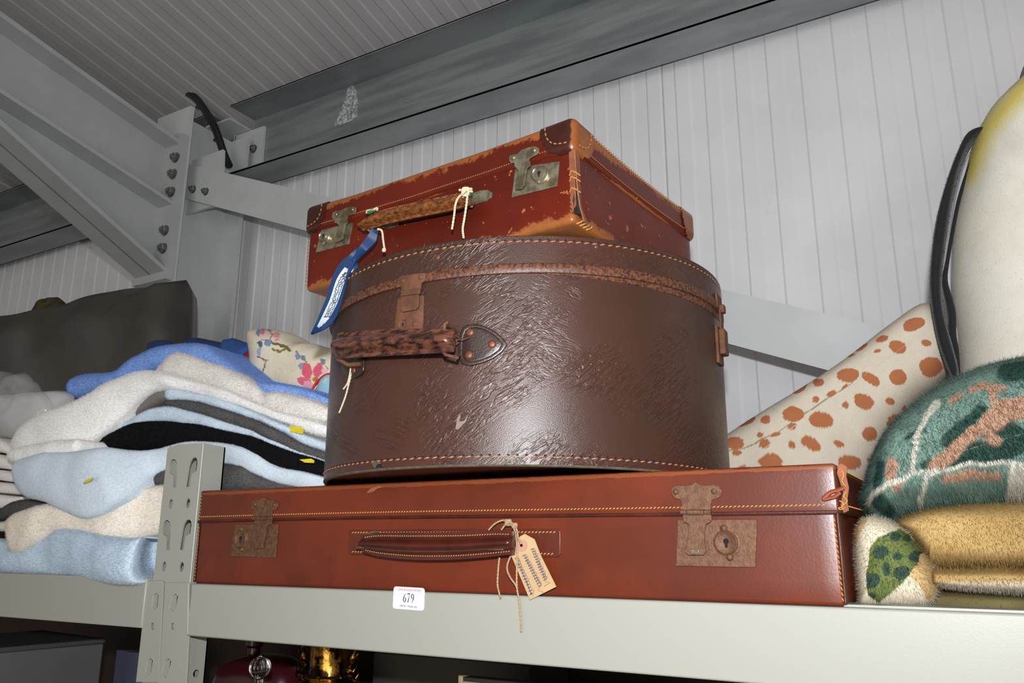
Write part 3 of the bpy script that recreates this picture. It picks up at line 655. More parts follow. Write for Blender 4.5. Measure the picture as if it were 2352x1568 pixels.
hatlathe([(R_-.0040, .0001), (R_-.0040, -.0007), (R_-.0008, -.0007), (R_+.0002, .0004), (R_+.0003, .0013)], HB0, zbody).build('base_edge', M_['lea_edge'], hat, smooth=50)
hatlathe([(R_, HH-.014), (R_+.0009, HH-.0135), (R_+.0009, HH-.001), (R_, HH)], HB0, zbody).build('rim_binding', M_['lea_hat2'], hat, smooth=40)
RL = R_+.0022; HL0 = CZ+.2468; HLH = .0375
def zlid(p): return p[2] + .0038*(p[0]-HC.x)/HR
hatlathe([(.0001, HLH-.0020), (.1, HLH-.0018), (RL-.0035, HLH-.0016), (RL-.0030, HLH), (RL-.0008, HLH), (RL, HLH-.0008)] + [(RL, lerp(HLH-.0008, .0005, i/8)) for i in range(1, 9)] + [(RL-.002, 0), (RL-.0025, .004)], HL0, zlid).build('lid', M_['lea_hat'], hat, smooth=40)
cyl_uv(hat.children[-1]) if False else cyl_uv([c for c in bpy.data.objects if c.name.startswith('lid') and c.parent == hat][0])
hatlathe([(RL-.001, -.0002), (RL+.0010, 0), (RL+.0016, .001), (RL+.0016, .0085), (RL+.0008, .0095), (RL-.001, .0096)], HL0, zlid).build('lid_binding', M_['lea_hat2'], hat, smooth=50)
hatlathe([(RL-.0030, HLH+.0001), (RL-.0008, HLH+.0002), (RL+.0002, HLH-.0007)], HL0, zlid).build('lid_edge', M_['lea_edge'], hat, smooth=60)
hs = MB()
def arc(r, z, zfn, a0=-60, a1=118, n=160): return [(HC.x+r*math.sin(math.radians(a)), HC.y-r*math.cos(math.radians(a)), zfn((HC.x+r*math.sin(math.radians(a)), HC.y-r*math.cos(math.radians(a)), z))) for a in [lerp(a0, a1, i/n) for i in range(n+1)]]
rad = lambda q: Vector((q.x-HC.x, q.y-HC.y, 0))
hs.stitch(arc(R_+.0002, HB0+.0085, zbody), rad, .0048, .0034, .0009, .0006, .10)
hs.stitch(arc(RL+.0002, HL0+HLH-.0062, zlid), rad, .0048, .0034, .0009, .0006, .10)
hs.build('stitching', M_['thread_o'], hat, smooth=0, kind='stuff')
nicks = MB()
for z0, r_, zf in ((HB0+.0095, R_+.0001, zbody), (HL0+HLH-.0052, RL+.0001, zlid)):
    A = arc(r_, z0, zf, n=174*1)
    L = 0; d = .0048
    for i in range(len(A)-1): L += (Vector(A[i+1])-Vector(A[i])).length
    x = .0062
    while x < L-.01:
        s = x/L*(len(A)-1); i = int(s); p = Vector(A[i]).lerp(Vector(A[i+1]), s-i); n_ = rad(p).normalized(); t_ = Vector((-n_.y, n_.x, 0))
        nicks.add([p-t_*.0015+n_*.0003, p+t_*.0012+n_*.0003, p+t_*.0008+n_*.0003+Vector((0, 0, .0013)), p-t_*.001+n_*.0003+Vector((0, 0, .0012))], [(0, 1, 2, 3)]); x += .0082
nicks.build('stitch_holes', M_['dark'], hat, smooth=0, kind='stuff')
M_['copper'] = mat('copper_rivet', S(122,70,50), .5, .4, col2=S(96,56,42), nscale=300)
for q in ((1005, 590), (1370, 566)):
    p = hcyl(*q, RL); rivet(p, rad(p), .0026, M_['copper'], hat, h=.0008)
def cylplate(pts, t, r0, holes=(), bev=0.0, cuts=2):   # outline in pixels -> plate wrapped on the round wall
    def uv(L):
        out = []
        for x, y in L:
            p = hcyl(x, y, r0+t); out.append((math.radians(az_of(p))*r0, p.z-HB0))
        return out
    v, f = plate(uv(pts), t, [uv(h) for h in holes], bev)
    bm = bmesh.new(); vs = [bm.verts.new(q) for q in v]
    for q in f:
        try: bm.faces.new([vs[i] for i in q])
        except ValueError: pass
    bmesh.ops.remove_doubles(bm, verts=bm.verts, dist=1e-6); bmesh.ops.triangulate(bm, faces=bm.faces)
    big_e = [e for e in bm.edges if e.calc_length() > .006]
    for _ in range(cuts):
        if big_e: bmesh.ops.subdivide_edges(bm, edges=big_e, cuts=1); bmesh.ops.triangulate(bm, faces=bm.faces)
        big_e = [e for e in bm.edges if e.calc_length() > .006]
    m = MB(); bm.verts.index_update()
    for q in bm.verts:
        a = q.co.x/r0; r_ = r0+t/2+q.co.z; m.v.append((HC.x+r_*math.sin(a), HC.y-r_*math.cos(a), HB0+q.co.y))
    m.f = [tuple(x.index for x in q.verts) for q in bm.faces]; bm.free(); return m
sp = [(1056, 765), (1062, 751), (1075, 744), (1095, 743), (1118, 750), (1142, 764), (1158, 779), (1165, 791), (1154, 807), (1132, 823), (1105, 834), (1078, 840), (1060, 835), (1052, 820), (1052, 790)]
def shrink(L, k):
    cx = sum(x for x, _ in L)/len(L); cy = sum(y for _, y in L)/len(L); return [(cx+(x-cx)*k, cy+(y-cy)*k) for x, y in L]
M_['mount'] = mat('handle_mount_leather', S(52,32,27), .36, col2=S(42,26,22), nscale=40, bump=.3, bscale=500, coat=.2)
mt = cylplate(sp, .0030, R_, [shrink(sp, .80)], .0008).build('handle_mount', M_['mount'], hat, smooth=50)
cylplate(shrink(sp, .82), .0014, R_, bev=.0003).build('mount_panel', M_['mount'], mt, smooth=50)
for q in ((1080, 763), (1130, 790), (1077, 815)): rivet(hcyl(*q, R_+.0014), rad(hcyl(*q)), .0040, M_['copper'], mt)
mt2 = cylplate([(784, 822), (834, 818), (834, 850), (826, 862), (812, 869), (798, 866), (788, 856), (783, 842)], .0030, R_, bev=.0008).build('handle_mount', M_['mount'], hat, smooth=50)
rivet(hcyl(812, 851, R_+.003), rad(hcyl(812, 851)), .0035, M_['copper'], mt2)
# handle: a straight padded grip standing off the wall
ga, gb = hcyl(786, 797), hcyl(1042, 783); gu = (gb-ga); gu.z = 0
HG = frame(ga, gu, (0, 0, 1))
tops = [(775, 771), (800, 765), (860, 758), (940, 755), (1042, 757)]; bots = [(772, 824), (800, 822), (870, 818), (950, 814), (1041, 808)]
hd = handle_mesh(tops, bots, HG, .030, .008, flange=.17, n=44, arch=.004).build('handle', M_['hat_handle'], hat, smooth=60)
for pts in ([(1020, 757), (1022, 743), (1026, 741), (1050, 764), (1056, 770)], [(1018, 807), (1024, 815), (1050, 821), (1054, 815)]):
    q = [on(*pts[0], HG, .030), on(*pts[1], HG, .030), on(*pts[2], HG, .029)] + [hcyl(x, y, R_+.0035) for x, y in pts[3:]]
    MB().tube(q, .0016, 8).build('handle_ring', M_['rust_o'], hat)
MB().tube([on(776, 770, HG, .028), on(786, 765, HG, .026), hcyl(800, 775, R_+.004)], .0016, 8).build('handle_ring', M_['rust_o'], hat)
MB().tube([on(775, 824, HG, .028), on(800, 838, HG, .022), hcyl(829, 836, R_+.004)], .0022, 8).build('handle_ring', M_['rust_o'], hat)
brass = mat('brass_foil', S(176,132,60), .35, .8)
pp([(797, 824), (832, 823), (832, 834), (812, 833)], HG, .0006, .010).build('brass_label', brass, hat, smooth=0)
wires = MB()
for pts in (((1036, 765), (1046, 778), (1044, 792), (1054, 786)), ((1040, 790), (1052, 779), (1060, 781), (1078, 774)), ((1038, 786), (1050, 790), (1044, 770), (1056, 776))): wires.tube(cat([tuple(hcyl(x, y, R_+.012)) for x, y in pts], 14), .0005, 5)
wires.build('wire_tie', M_['rust_o'], hat)
cord('string_loop', [[(806, 842), (803, 862), (798, 880), (789, 893)], [(813, 844), (804, 870), (795, 905), (787, 928), (779, 948)]], M_['cord'], hat, HG, .012, .0009)
# front clasp
bp = cylplate([(913, 684), (973, 678), (971, 757), (904, 759), (907, 735)], .0022, R_, bev=.0005).build('clasp_plate', M_['rust_o'], hat, smooth=45, label='orange rusted clasp plate')
p = hcyl(929, 747, R_+.0022); FC = frame(p, Vector((0, 0, 1)).cross(rad(p)), (0, 0, 1)); lock_barrel(p, .0052, FC, 0, M_['rust_o'], bp, M_['dark'], .003, knob=False)
rivet(hcyl(953, 744, R_+.002), rad(p), .0030, M_['rust_o'], bp)
hp = cylplate([(916, 636), (922, 632), (976, 626), (978, 630), (976, 643), (967, 650), (966, 664), (920, 670), (921, 655), (915, 650)], .0024, RL+.001, bev=.0006).build('hasp', M_['rust_o'], hat, smooth=45)
for q in ((926, 645), (966, 636)): rivet(hcyl(*q, RL+.0034), rad(p), .0026, M_['rust_o'], hp)
cylplate([(920, 666), (965, 661), (963, 674), (921, 680)], .0032, RL+.0025, bev=.0010).build('hinge_barrel', M_['rust_o'], hp, smooth=45)
cylplate([(920, 676), (962, 671), (961, 704), (954, 711), (924, 716), (917, 708)], .0018, RL+.0018, bev=.0005).build('tongue', M_['rust_o'], hp, smooth=45)
# side clasp, seen edge on at the right
n_ = hang(94); p0 = HC+n_*R_; FS = frame((p0.x, p0.y, 0), Vector((0, 0, 1)).cross(n_), (0, 0, 1))
def sbox(a, b_, z0, z1, w0, w1, nm, par): return MB().box((a, z0, w0), (b_, z1, w1), FS).build(nm, M_['rust_o'], par, bev=.0012)
sp_ = sbox(-.012, .012, CZ+.190, CZ+.232, -.0005, .0030, 'clasp_plate', hat)
sbox(-.009, .009, CZ+.200, CZ+.228, .0030, .0095, 'catch', sp_); sh_ = sbox(-.012, .012, CZ+.252, CZ+.268, .0020, .0048, 'hasp', hat)
sbox(-.005, .005, CZ+.247, CZ+.256, .004, .010, 'hinge_barrel', sh_); sbox(-.007, .007, CZ+.228, CZ+.250, .004, .0062, 'tongue', sh_)
# scuffs
pale = mat('pale_scuff', S(120,104,96), .6)
cylplate([(1046, 985), (1050, 960), (1056, 950), (1058, 956), (1054, 968), (1066, 966), (1076, 950), (1070, 968), (1060, 978), (1052, 986)], .0003, R_).build('scuff', pale, hat, smooth=0)
cylplate([(852, 1060), (866, 1056), (874, 1062), (880, 1070), (868, 1076), (858, 1074)], .0008, R_, bev=.0002).build('torn_patch', M_['lea_edge'], hat, smooth=0)
cylplate([(866, 1066), (876, 1064), (878, 1072), (862, 1075)], .0006, R_+.0006).build('torn_gap', M_['dark'], hat, smooth=0)

# --- small suitcase on top
ZC = .2885
A_, B_ = P(1321, 506, Z=ZC), P(692, 669, Z=ZC); ux = (A_-B_).normalized(); LC = (A_-B_).length; uy = Vector((-ux.y, ux.x, 0))
RM = Matrix((ux, uy, Vector((0, 0, 1)))).transposed()
top_ = thing('suitcase', 'small worn red-brown leather suitcase perched on the hat box', 'suitcase', tuple(B_), RM)
TM = top_.matrix_basis.copy(); DC = .285; ZSP = .0722; ZTP = .1062
def dtop(p, n):
    q = Vector(p); q += Vector((nz(p, 14, .0012), nz(p+Vector((3, 3, 3)), 12, .0015), 0)); return q
m = softbox((.003, .003, 0), (LC-.003, DC-.003, .1), .005, (40, 30, 10), dtop); m.local = True; m.build('body', M_['lea_top'], top_, smooth=60)
def dtlid(p, n):
    u = p.x/LC; q = Vector(p); sag = math.sin(PI*min(max(u, 0), 1)); v_ = p.y/DC
    if p.z < ZSP+.01: q.z += -.0022*sag*(1 if v_ < .1 else 0) + .004*math.sin(PI*min(max(v_, 0), 1))*0 + nz(p, 25, .0012)
    q.z += -.0026*sag*(p.z-ZSP)/.03 if v_ < .2 else 0
    q.y += nz(p, 12, .0014)
    if u > .9: q.z -= .0045*math.sin(PI*min(max(v_, 0), 1))
    return q
lidm = softbox((-.0005, -.0005, ZSP), (LC+.0005, DC+.0005, ZTP), .007, (50, 36, 8), dtlid); lidm.local = True; lid_o = lidm.build('lid', M_['lea_lid'], top_, smooth=60)
for cx, sx, cy, sy in ((0, 1, 0, 1), (LC, -1, 0, 1), (0, 1, DC, -1), (LC, -1, DC, -1)):
    def pr(c, cx=cx, sx=sx, cy=cy, sy=sy):
        dx, dy, dz_ = (c.x-cx)*sx, (c.y-cy)*sy, ZTP-c.z
        side = dx if dy < .002 else dy if dx < .002 else max(dx, dy)
        if c.z > ZTP-.0005: return math.hypot(dx, dy) < .034
        return (side/.036)**2 + (max(dz_-.004, 0)/.034)**3 < 1
    m = softbox((-.0005, -.0005, ZSP-.0006), (LC+.0005, DC+.0005, ZTP), .007, (130, 100, 16), dtlid, pr, .0014); m.local = True; m.build('corner_cap', M_['lea_cap'], top_, smooth=60)
FF = frame(TM @ Vector((0, .003, 0)), ux, (0, 0, 1)); FLd = frame(TM @ Vector((0, -.0010, 0)), ux, (0, 0, 1)); FR_ = frame(TM @ Vector((LC+.0005, 0, 0)), uy, (0, 0, 1))
def tpt(x, y, z): return TM @ Vector((x, y, z))
fn = -uy
ts = MB()
ts.stitch([tpt(x, -.0022+nz((x, 0, ZSP+.005), 12, .0014), ZSP+.0055-.0030*math.sin(PI*x/LC)) for x in [lerp(.03, LC-.03, i/60) for i in range(61)]], fn, .0016, .0012, .0006, .0006, .2)
ts.stitch([tpt(LC+.0012, y, ZSP+.006-.0045*math.sin(PI*y/DC)) for y in [lerp(.03, DC-.03, i/60) for i in range(61)]], ux, .0016, .0016, .0006, .0006, .2)
ts.stitch([tpt(LC+.0008, y, ZTP-.0050-.0045*math.sin(PI*y/DC)) for y in [lerp(.03, DC-.02, i/60) for i in range(61)]], ux, .0034, .0016, .0012, .0008, .6)
ts.stitch([tpt(.0045, .0022, .006), tpt(.0045, .0022, .070)], fn, .0030, .0014, .0010, .0006, .2)
for x0 in (LC-.0055,): ts.stitch([tpt(x0, .0022, .006), tpt(x0, .0022, .070)], fn, .0028, .0014, .0008, .0006, .2)
ts.stitch([tpt(LC-.0024, .012, .010), tpt(LC-.0024, .012, .070)], ux, .0028, .0014, .0008, .0006, .2)
for cx, s in ((LC, -1), (0, 1)):       # curved seams on the two front corner caps
    ts.stitch([tpt(cx+s*x, -.0032, ZTP-z) for x, z in cat([(.030, .004), (.028, .016), (.021, .024), (.010, .027), (.002, .0275)], 24)], fn, .0040, .0018, .0010, .0006)
    ts.stitch([tpt(cx-s*.0026, y, ZTP-z) for y, z in cat([(.030, .006), (.027, .018), (.020, .026), (.010, .029), (.003, .029)], 24)], ux*(-s), .0040, .0018, .0010, .0006)
ts.build('stitching', mat('dull_gold_thread', S(146,96,52), .7), top_, smooth=0, kind='stuff')
# split corner seam
def tplate(pts3, nm, mm, t=None): # quad strips in local coordinates
    m = LM(); n = len(pts3)//2; m.v = [tuple(q) for q in pts3]; m.f = [(2*i, 2*i+1, 2*i+3, 2*i+2) for i in range(n-1)]
    o = m.build(nm, mm, top_, smooth=0)
    sl = o.modifiers.new('thick', 'SOLIDIFY'); sl.thickness = .0012; sl.offset = 0; return o
tplate([(LC-.0062, .0022, .071), (LC-.0005, .0004, .071), (LC-.0058, .0020, .045), (LC+.0005, -.0004, .045), (LC-.0050, .0018, .024), (LC+.001, -.0006, .028), (LC-.0035, .0020, .010), (LC+.0005, .001, .016)], 'split_seam', M_['tan'])
tplate([(LC+.0005, .0004, .071), (LC-.0015, .012, .071), (LC+.0022, -.0006, .045), (LC-.0012, .012, .045), (LC+.0035, -.0002, .028), (LC-.0010, .013, .024), (LC+.0035, .003, .014), (LC-.0008, .018, .008), (LC+.0015, .014, .003), (LC-.001, .030, .002)], 'split_seam', M_['tan'])
tplate([(LC-.0010, .0000, .036), (LC+.0020, .0006, .036), (LC-.0018, .0000, .020), (LC+.0030, .0022, .022), (LC-.002, .002, .008), (LC+.001, .008, .008)], 'seam_gap', M_['dark'])
yt = MB()
for z in (.047, .041, .030):
    yt.tube([tpt(LC-.006, .0012, z), tpt(LC-.002, -.0020, z+.002), tpt(LC+.002, -.0012, z), tpt(LC+.004, .004, z-.002)], .0006, 5)
for y in (.012, .018, .024, .030): yt.tube([tpt(LC-.004, y-.003, .0005), tpt(LC+.0006, y, .003), tpt(LC-.001, y+.004, .006)], .0007, 5)
yt.build('broken_thread', M_['thread'], top_, kind='stuff')
def small_lock(pl, hs_, tong, cyl, rr, ears):
    lp = pp(pl, FF, .0020, 0, bev=.0006).build('lock_plate', M_['nickel'], top_, label='tarnished nickel lock plate')
    lock_barrel(on(*cyl, FF, .005), rr, FF, .0020, M_['nickel'], lp, M_['dark'], .0055, knob=False)
    MB().tube([on(cyl[0]-1, cyl[1]+rr*1700, FF, .006), on(cyl[0]-2, cyl[1]+rr*2700, FF, .006)], .0014, 8).build('slide_button', M_['nickel'], lp)
    hp = pp(hs_, FLd, .0014, .0022, bev=.0004).build('hasp', M_['nickel'], top_)
    for e in ears: rivet(on(*e, FLd, .0036), fn, .0026, M_['nickel'], hp)
    o = pp(tong, FLd, .0022, .0032, bev=.0007).build('tongue', M_['nickel'], hp)
small_lock([(1183, 385), (1284, 370), (1279, 427), (1175, 453)],
           [(1169, 368), (1170, 358), (1178, 354), (1188, 353), (1197, 344), (1206, 341), (1214, 338), (1228, 335), (1237, 340), (1238, 350), (1230, 356), (1222, 360), (1214, 366), (1216, 374), (1182, 384), (1181, 374), (1173, 374)],
           [(1182, 380), (1216, 370), (1218, 380), (1210, 386), (1204, 425), (1196, 433), (1184, 435), (1182, 428), (1190, 392)], (1240, 400), .0078, [(1179, 362), (1227, 345)])
small_lock([(738, 528), (809, 510), (800, 560), (724, 580)],
           [(762, 498), (764, 488), (772, 484), (784, 482), (794, 477), (808, 473), (817, 476), (817, 486), (808, 492), (798, 495), (797, 504), (768, 512), (769, 503), (764, 502)],
           [(770, 510), (796, 502), (798, 510), (793, 516), (786, 548), (778, 554), (769, 556), (768, 550), (778, 518)], (745, 543), .0070, [(772, 492), (809, 481)])
tops = [(831, 515), (848, 498), (880, 483), (960, 464), (1040, 448), (1078, 443)]; bots = [(833, 531), (860, 524), (900, 513), (970, 498), (1040, 484), (1080, 472)]
hd = handle_mesh(tops, bots, FF, .020, .008, flange=.16, n=44).build('handle', M_['handle_top'], top_, smooth=60)
em = pp([(1074, 452), (1086, 441), (1104, 436), (1120, 435), (1129, 441), (1128, 452), (1116, 461), (1098, 466), (1082, 470)], FF, .0030, 0, bev=.0012).build('handle_mount', M_['nickel'], top_)
em = pp([(868, 512), (885, 506), (905, 504), (914, 508), (912, 517), (896, 523), (874, 524)], FF, .0030, 0, bev=.0012).build('handle_mount', M_['nickel'], top_)
MB().tube([on(1060, 468, FF, .018), on(1066, 474, FF, .018), on(1084, 474, FF, .012), on(1090, 464, FF, .004)], .0012, 8).build('handle_ring', M_['nickel'], top_)
MB().tube([on(845, 528, FF, .020), on(856, 533, FF, .018), on(872, 526, FF, .010), on(880, 516, FF, .003)], .0012, 8).build('handle_ring', M_['nickel'], top_)
cg = mat('green_cord', S(30,110,66), .7)
ct = thing('cotton_cord', 'white cotton cord knotted at the right end of the top suitcase handle', 'cord', tuple(on(1064, 548, FF, .021)))
cord('cord_end', [[(1068, 444), (1054, 452), (1046, 470), (1043, 495), (1038, 527)], [(1074, 442), (1072, 465), (1067, 500), (1063, 525), (1065, 547)], [(1055, 436), (1070, 438), (1085, 440)], [(1060, 446), (1072, 434), (1084, 434)]], M_['cord'], ct, FF, .031, .0011, [(1069, 440, .005)])
MB().tube([on(1077, 446, FF, .030), on(1082, 444, FF, .026)], .002, 6).build('green_strand', cg, ct)
ct = thing('cotton_cord', 'white cotton cord tied round the left end of the top suitcase handle', 'cord', tuple(on(882, 575, FF, .02)))
cord('cord_end', [[(842, 490), (844, 484), (856, 482), (866, 478), (866, 484)], [(868, 526), (877, 530), (880, 550), (883, 572)]], M_['cord'], ct, FF, .031, .0011, [(882, 574, .0016)])
MB().tube([on(846, 488, FF, .030), on(860, 481, FF, .030)], .0022, 6).build('green_strand', cg, ct)
# blue luggage label
bl_ = thing('luggage_label', 'glossy blue plastic luggage label hanging beside the hat box', 'tag', tuple(on(718, 768, HG, .03)))
plast = mat('blue_plastic', S(22,52,92), .18, coat=.5); card = mat('label_card', S(176,184,190), .5); bk_ = mat('faded_print', S(60,66,78), .7)
def ribbon(cl, ws, fr, w, t=.0012, n=30):
    p = cat([(x, y, q, ww) for (x, y), (q, ww) in zip(cl, ws)], n); rows = []; N_ = Vector((fr[0][2], fr[1][2], fr[2][2]))
    for i, (x, y, wd, off) in enumerate(p):
        x1, y1 = p[min(i+1, n-1)][:2]; x0, y0 = p[max(i-1, 0)][:2]; L = math.hypot(x1-x0, y1-y0) or 1; nx, ny = -(y1-y0)/L*wd/2, (x1-x0)/L*wd/2
        a, b_ = on(x+nx, y+ny, fr, w+off), on(x-nx, y-ny, fr, w+off-.004); rows.append([a+N_*t, b_+N_*t, b_, a])
    m = MB(); m.grid(rows, closed=True); m.f += [(3, 2, 1, 0), tuple(range(len(m.v)-4, len(m.v)))]; return m
FG = frame((-.62, .612, CZ+.2), (1, .05, 0), (0, 0, 1))
ribbon([(862, 528), (855, 548), (840, 566), (822, 588), (812, 600)], [(14, .0), (22, .0), (20, .0), (12, 0), (14, 0)], FG, .004).build('strap', plast, bl_, smooth=60)
ribbon([(826, 572), (812, 592), (796, 612), (782, 640), (768, 690), (748, 735), (716, 768)], [(10, 0), (20, 0), (30, 0), (34, 0), (36, 0), (34, 0), (3, 0)], FG, .0).build('sleeve', plast, bl_, smooth=60)
ribbon([(797, 616), (783, 645), (768, 692), (750, 730), (732, 752)], [(10, 0), (19, 0), (21, 0), (20, 0), (8, 0)], FG, .0011, .0006).build('insert_card', card, bl_, smooth=60)
pr_ = MB(); rnd = random.Random(5)
for k in range(3):
    pts = cat([(795+k*4-4, 625), (782+k*5-5, 650), (767+k*5-5, 693), (750+k*4-4, 728)], 60)
    pr_.tube([on(x+rnd.uniform(-2.2, 2.2), y, FG, .0021) for x, y in pts], .0004, 4)
pr_.build('print', bk_, bl_, smooth=0)
ribbon([(806, 600), (816, 606), (812, 625), (806, 640)], [(8, 0), (14, 0), (16, 0), (6, 0)], FG, -.006).build('strap_end', plast, bl_, smooth=60)
# ------------------------------------------------------------------ soft things
def resample_closed(pts, n):
    m = len(pts); q = []
    for i in range(m):
        for k in range(12):
            t = k/12; a, b_, c, d = pts[i-1], pts[i], pts[(i+1) % m], pts[(i+2) % m]
            q.append(tuple(.5*((2*y)+(z-x)*t+(2*x-5*y+4*z-w_)*t*t+(3*y-x-3*z+w_)*t**3) for x, y, z, w_ in zip(a, b_, c, d)))
    L = [0]
    for i in range(len(q)): L.append(L[-1]+math.dist(q[i], q[(i+1) % len(q)]))
    out = []; j = 0
    for i in range(n):
        s = L[-1]*i/n
        while L[j+1] < s: j += 1
        t = (s-L[j])/((L[j+1]-L[j]) or 1); a, b_ = q[j], q[(j+1) % len(q)]; out.append(tuple(lerp(u, v, t) for u, v in zip(a, b_)))
    return out
def blob(outline, Y, thick, n=120, rings=20, spine=None, e=.75, back=None, lump=0, ls=12, slope=0, seed=0):
    """inflated soft body: outline in pixels at depth Y; slope lets the depth grow with height"""
    back = thick if back is None else back
    W = [P(x, y, Y=Y) for x, y in resample_closed(outline, n)]
    if spine: SPN = [P(x, y, Y=Y) for x, y in cat(spine, 30)]
    else:
        c = sum(W, Vector())/n; SPN = [c]
    zmin = min(p.z for p in W); cen = [min(SPN, key=lambda s: (s-p).length) for p in W]
    if spine:
        for _ in range(8): cen = [(cen[i-1]+cen[i]*2+cen[(i+1) % n])/4 for i in range(n)]
    rows = []; off = Vector((seed*3.1, seed*1.7, 0))
    for j in range(-rings, rings+1):
        sc_ = 1-abs(j)/rings; ph = math.copysign(math.acos(sc_**(1/e)), j); th_ = (thick if j < 0 else back); row = []
        if abs(j) == rings: sc_ = .004
        for i in range(n):
            p = cen[i].lerp(W[i], sc_); dy = math.sin(ph)*th_
            p = Vector((p.x, p.y+dy+slope*(p.z-zmin), p.z))
            if lump: p = p + Vector((0, mnoise.noise((p+off)*ls)*lump, mnoise.noise((p+off)*ls+Vector((9, 9, 9)))*lump*.4))
            row.append(p)
        rows.append(row)
    m = MB(); m.grid(rows, closed=True)
    m.f += [tuple(range(n)), tuple(range(len(m.v)-n, len(m.v)))[::-1]]
    return m
import numpy as np
PM = {}
def pile_mat(m):                           # fibres let light through: the same colour, half of it transmitted
    if m.name in PM: return PM[m.name]
    q = m.copy(); q.name = m.name+'_pile'; nt = q.node_tree; b = nt.nodes['Principled BSDF']; out = [x for x in nt.nodes if x.type == 'OUTPUT_MATERIAL'][0]
    for l in list(nt.links):
        if l.to_node == b and l.to_socket.name == 'Normal': nt.links.remove(l)
    b.inputs['Sheen Weight'].default_value = 0
    tr = nt.nodes.new('ShaderNodeBsdfTranslucent'); mx = nt.nodes.new('ShaderNodeMixShader'); mx.inputs[0].default_value = .5
    bc = b.inputs['Base Color']
    if bc.links: nt.links.new(bc.links[0].from_socket, tr.inputs[0])
    else: tr.inputs[0].default_value = bc.default_value
    nt.links.new(b.outputs[0], mx.inputs[1]); nt.links.new(tr.outputs[0], mx.inputs[2]); nt.links.new(mx.outputs[0], out.inputs[0]); PM[m.name] = q; return q
def soft(mb, name, m, parent=None, col=None, fz=None, label=None, tagd=None, seed=1, smooth=180, kind=None):
    """mesh with an optional printed colour and a short pile of single-triangle fibres grown on it"""
    me = bpy.data.meshes.new('t'); me.from_pydata(mb.v, [], mb.f); bm = bmesh.new(); bm.from_mesh(me); bmesh.ops.recalc_face_normals(bm, faces=bm.faces)
    bm.to_mesh(me); bm.free(); bpy.data.meshes.remove(me) if False else None
    V = [v.co.copy() for v in me.vertices]; F_ = [tuple(p.vertices) for p in me.polygons]
    cols = [tuple(col(p)) for p in V] if col else None
    BN = []; nv0 = len(V); base_n = [v.normal.copy() for v in me.vertices]
    if fz:
        dens, ln, wd, bias = fz; rnd = random.Random(seed); area = []
        cand = []
        for p in me.polygons:
            if len(p.vertices) > 4: continue
            c = p.center; d = c-O0
            if p.normal.dot(d.normalized()) > .35 or d.y < .1: continue
            x, y = pj(c)
            if -120 < x < 2900 and -60 < y < 1640: cand.append(p); area.append(p.area)
        tot = sum(area); N_ = int(dens*tot)
        if cand:
            for p in rnd.choices(cand, area, k=N_):
                q = [V[i] for i in p.vertices]; a, b_ = rnd.random(), rnd.random()
                if len(q) == 4: r0 = q[0].lerp(q[1], a).lerp(q[3].lerp(q[2], a), b_)
                else:
                    if a+b_ > 1: a, b_ = 1-a, 1-b_
                    r0 = q[0]+(q[1]-q[0])*a+(q[2]-q[0])*b_
                nn = p.normal; j = Vector((rnd.gauss(0, 1), rnd.gauss(0, 1), rnd.gauss(0, 1)))
                d = (nn + j*.38 + Vector(bias)).normalized()*ln*rnd.uniform(.6, 1.2); s = (d.normalized().cross(nn) + j*.05).normalized()*wd
                k = len(V); V += [r0-s, r0+s, r0+d]; g = (s*2).cross(s+d)
                F_.append((k, k+1, k+2) if g.dot(nn) > 0 else (k+1, k, k+2)); BN += [nn+j*.12]*3
                if cols:
                    c = col(r0); f_ = rnd.uniform(.86, 1.12); cols += [tuple(min(1, v*f_) for v in c)]*3
    bpy.data.meshes.remove(me)
    me = bpy.data.meshes.new(name); me.from_pydata(V, [], F_); me.materials.append(m); me.update()
    if smooth: me.shade_smooth()
    if BN:
        me.materials.append(pile_mat(m)); nb_ = len(F_)-len(BN)//3
        idx = np.zeros(len(F_), dtype=np.int32); idx[nb_:] = 1; me.polygons.foreach_set('material_index', idx)
    if cols:
        at = me.color_attributes.new('Col', 'FLOAT_COLOR', 'POINT'); arr = np.ones((len(V), 4), dtype=np.float32); arr[:, :3] = np.array(cols, dtype=np.float32); at.data.foreach_set('color', arr.ravel())
    o = bpy.data.objects.new(name, me); C.objects.link(o)
    if parent: o.parent = parent; o.matrix_parent_inverse = Matrix(); me.transform(parent_inv(parent))
    elif tagd:
        base = (sum(p.x for p in V)/len(V), sum(p.y for p in V)/len(V), min(p.z for p in V)); me.transform(Matrix.Translation(-Vector(base))); o.location = base
        tag(o, *tagd)
    if label: o['label'] = label
    if kind: o['kind'] = kind
    return o
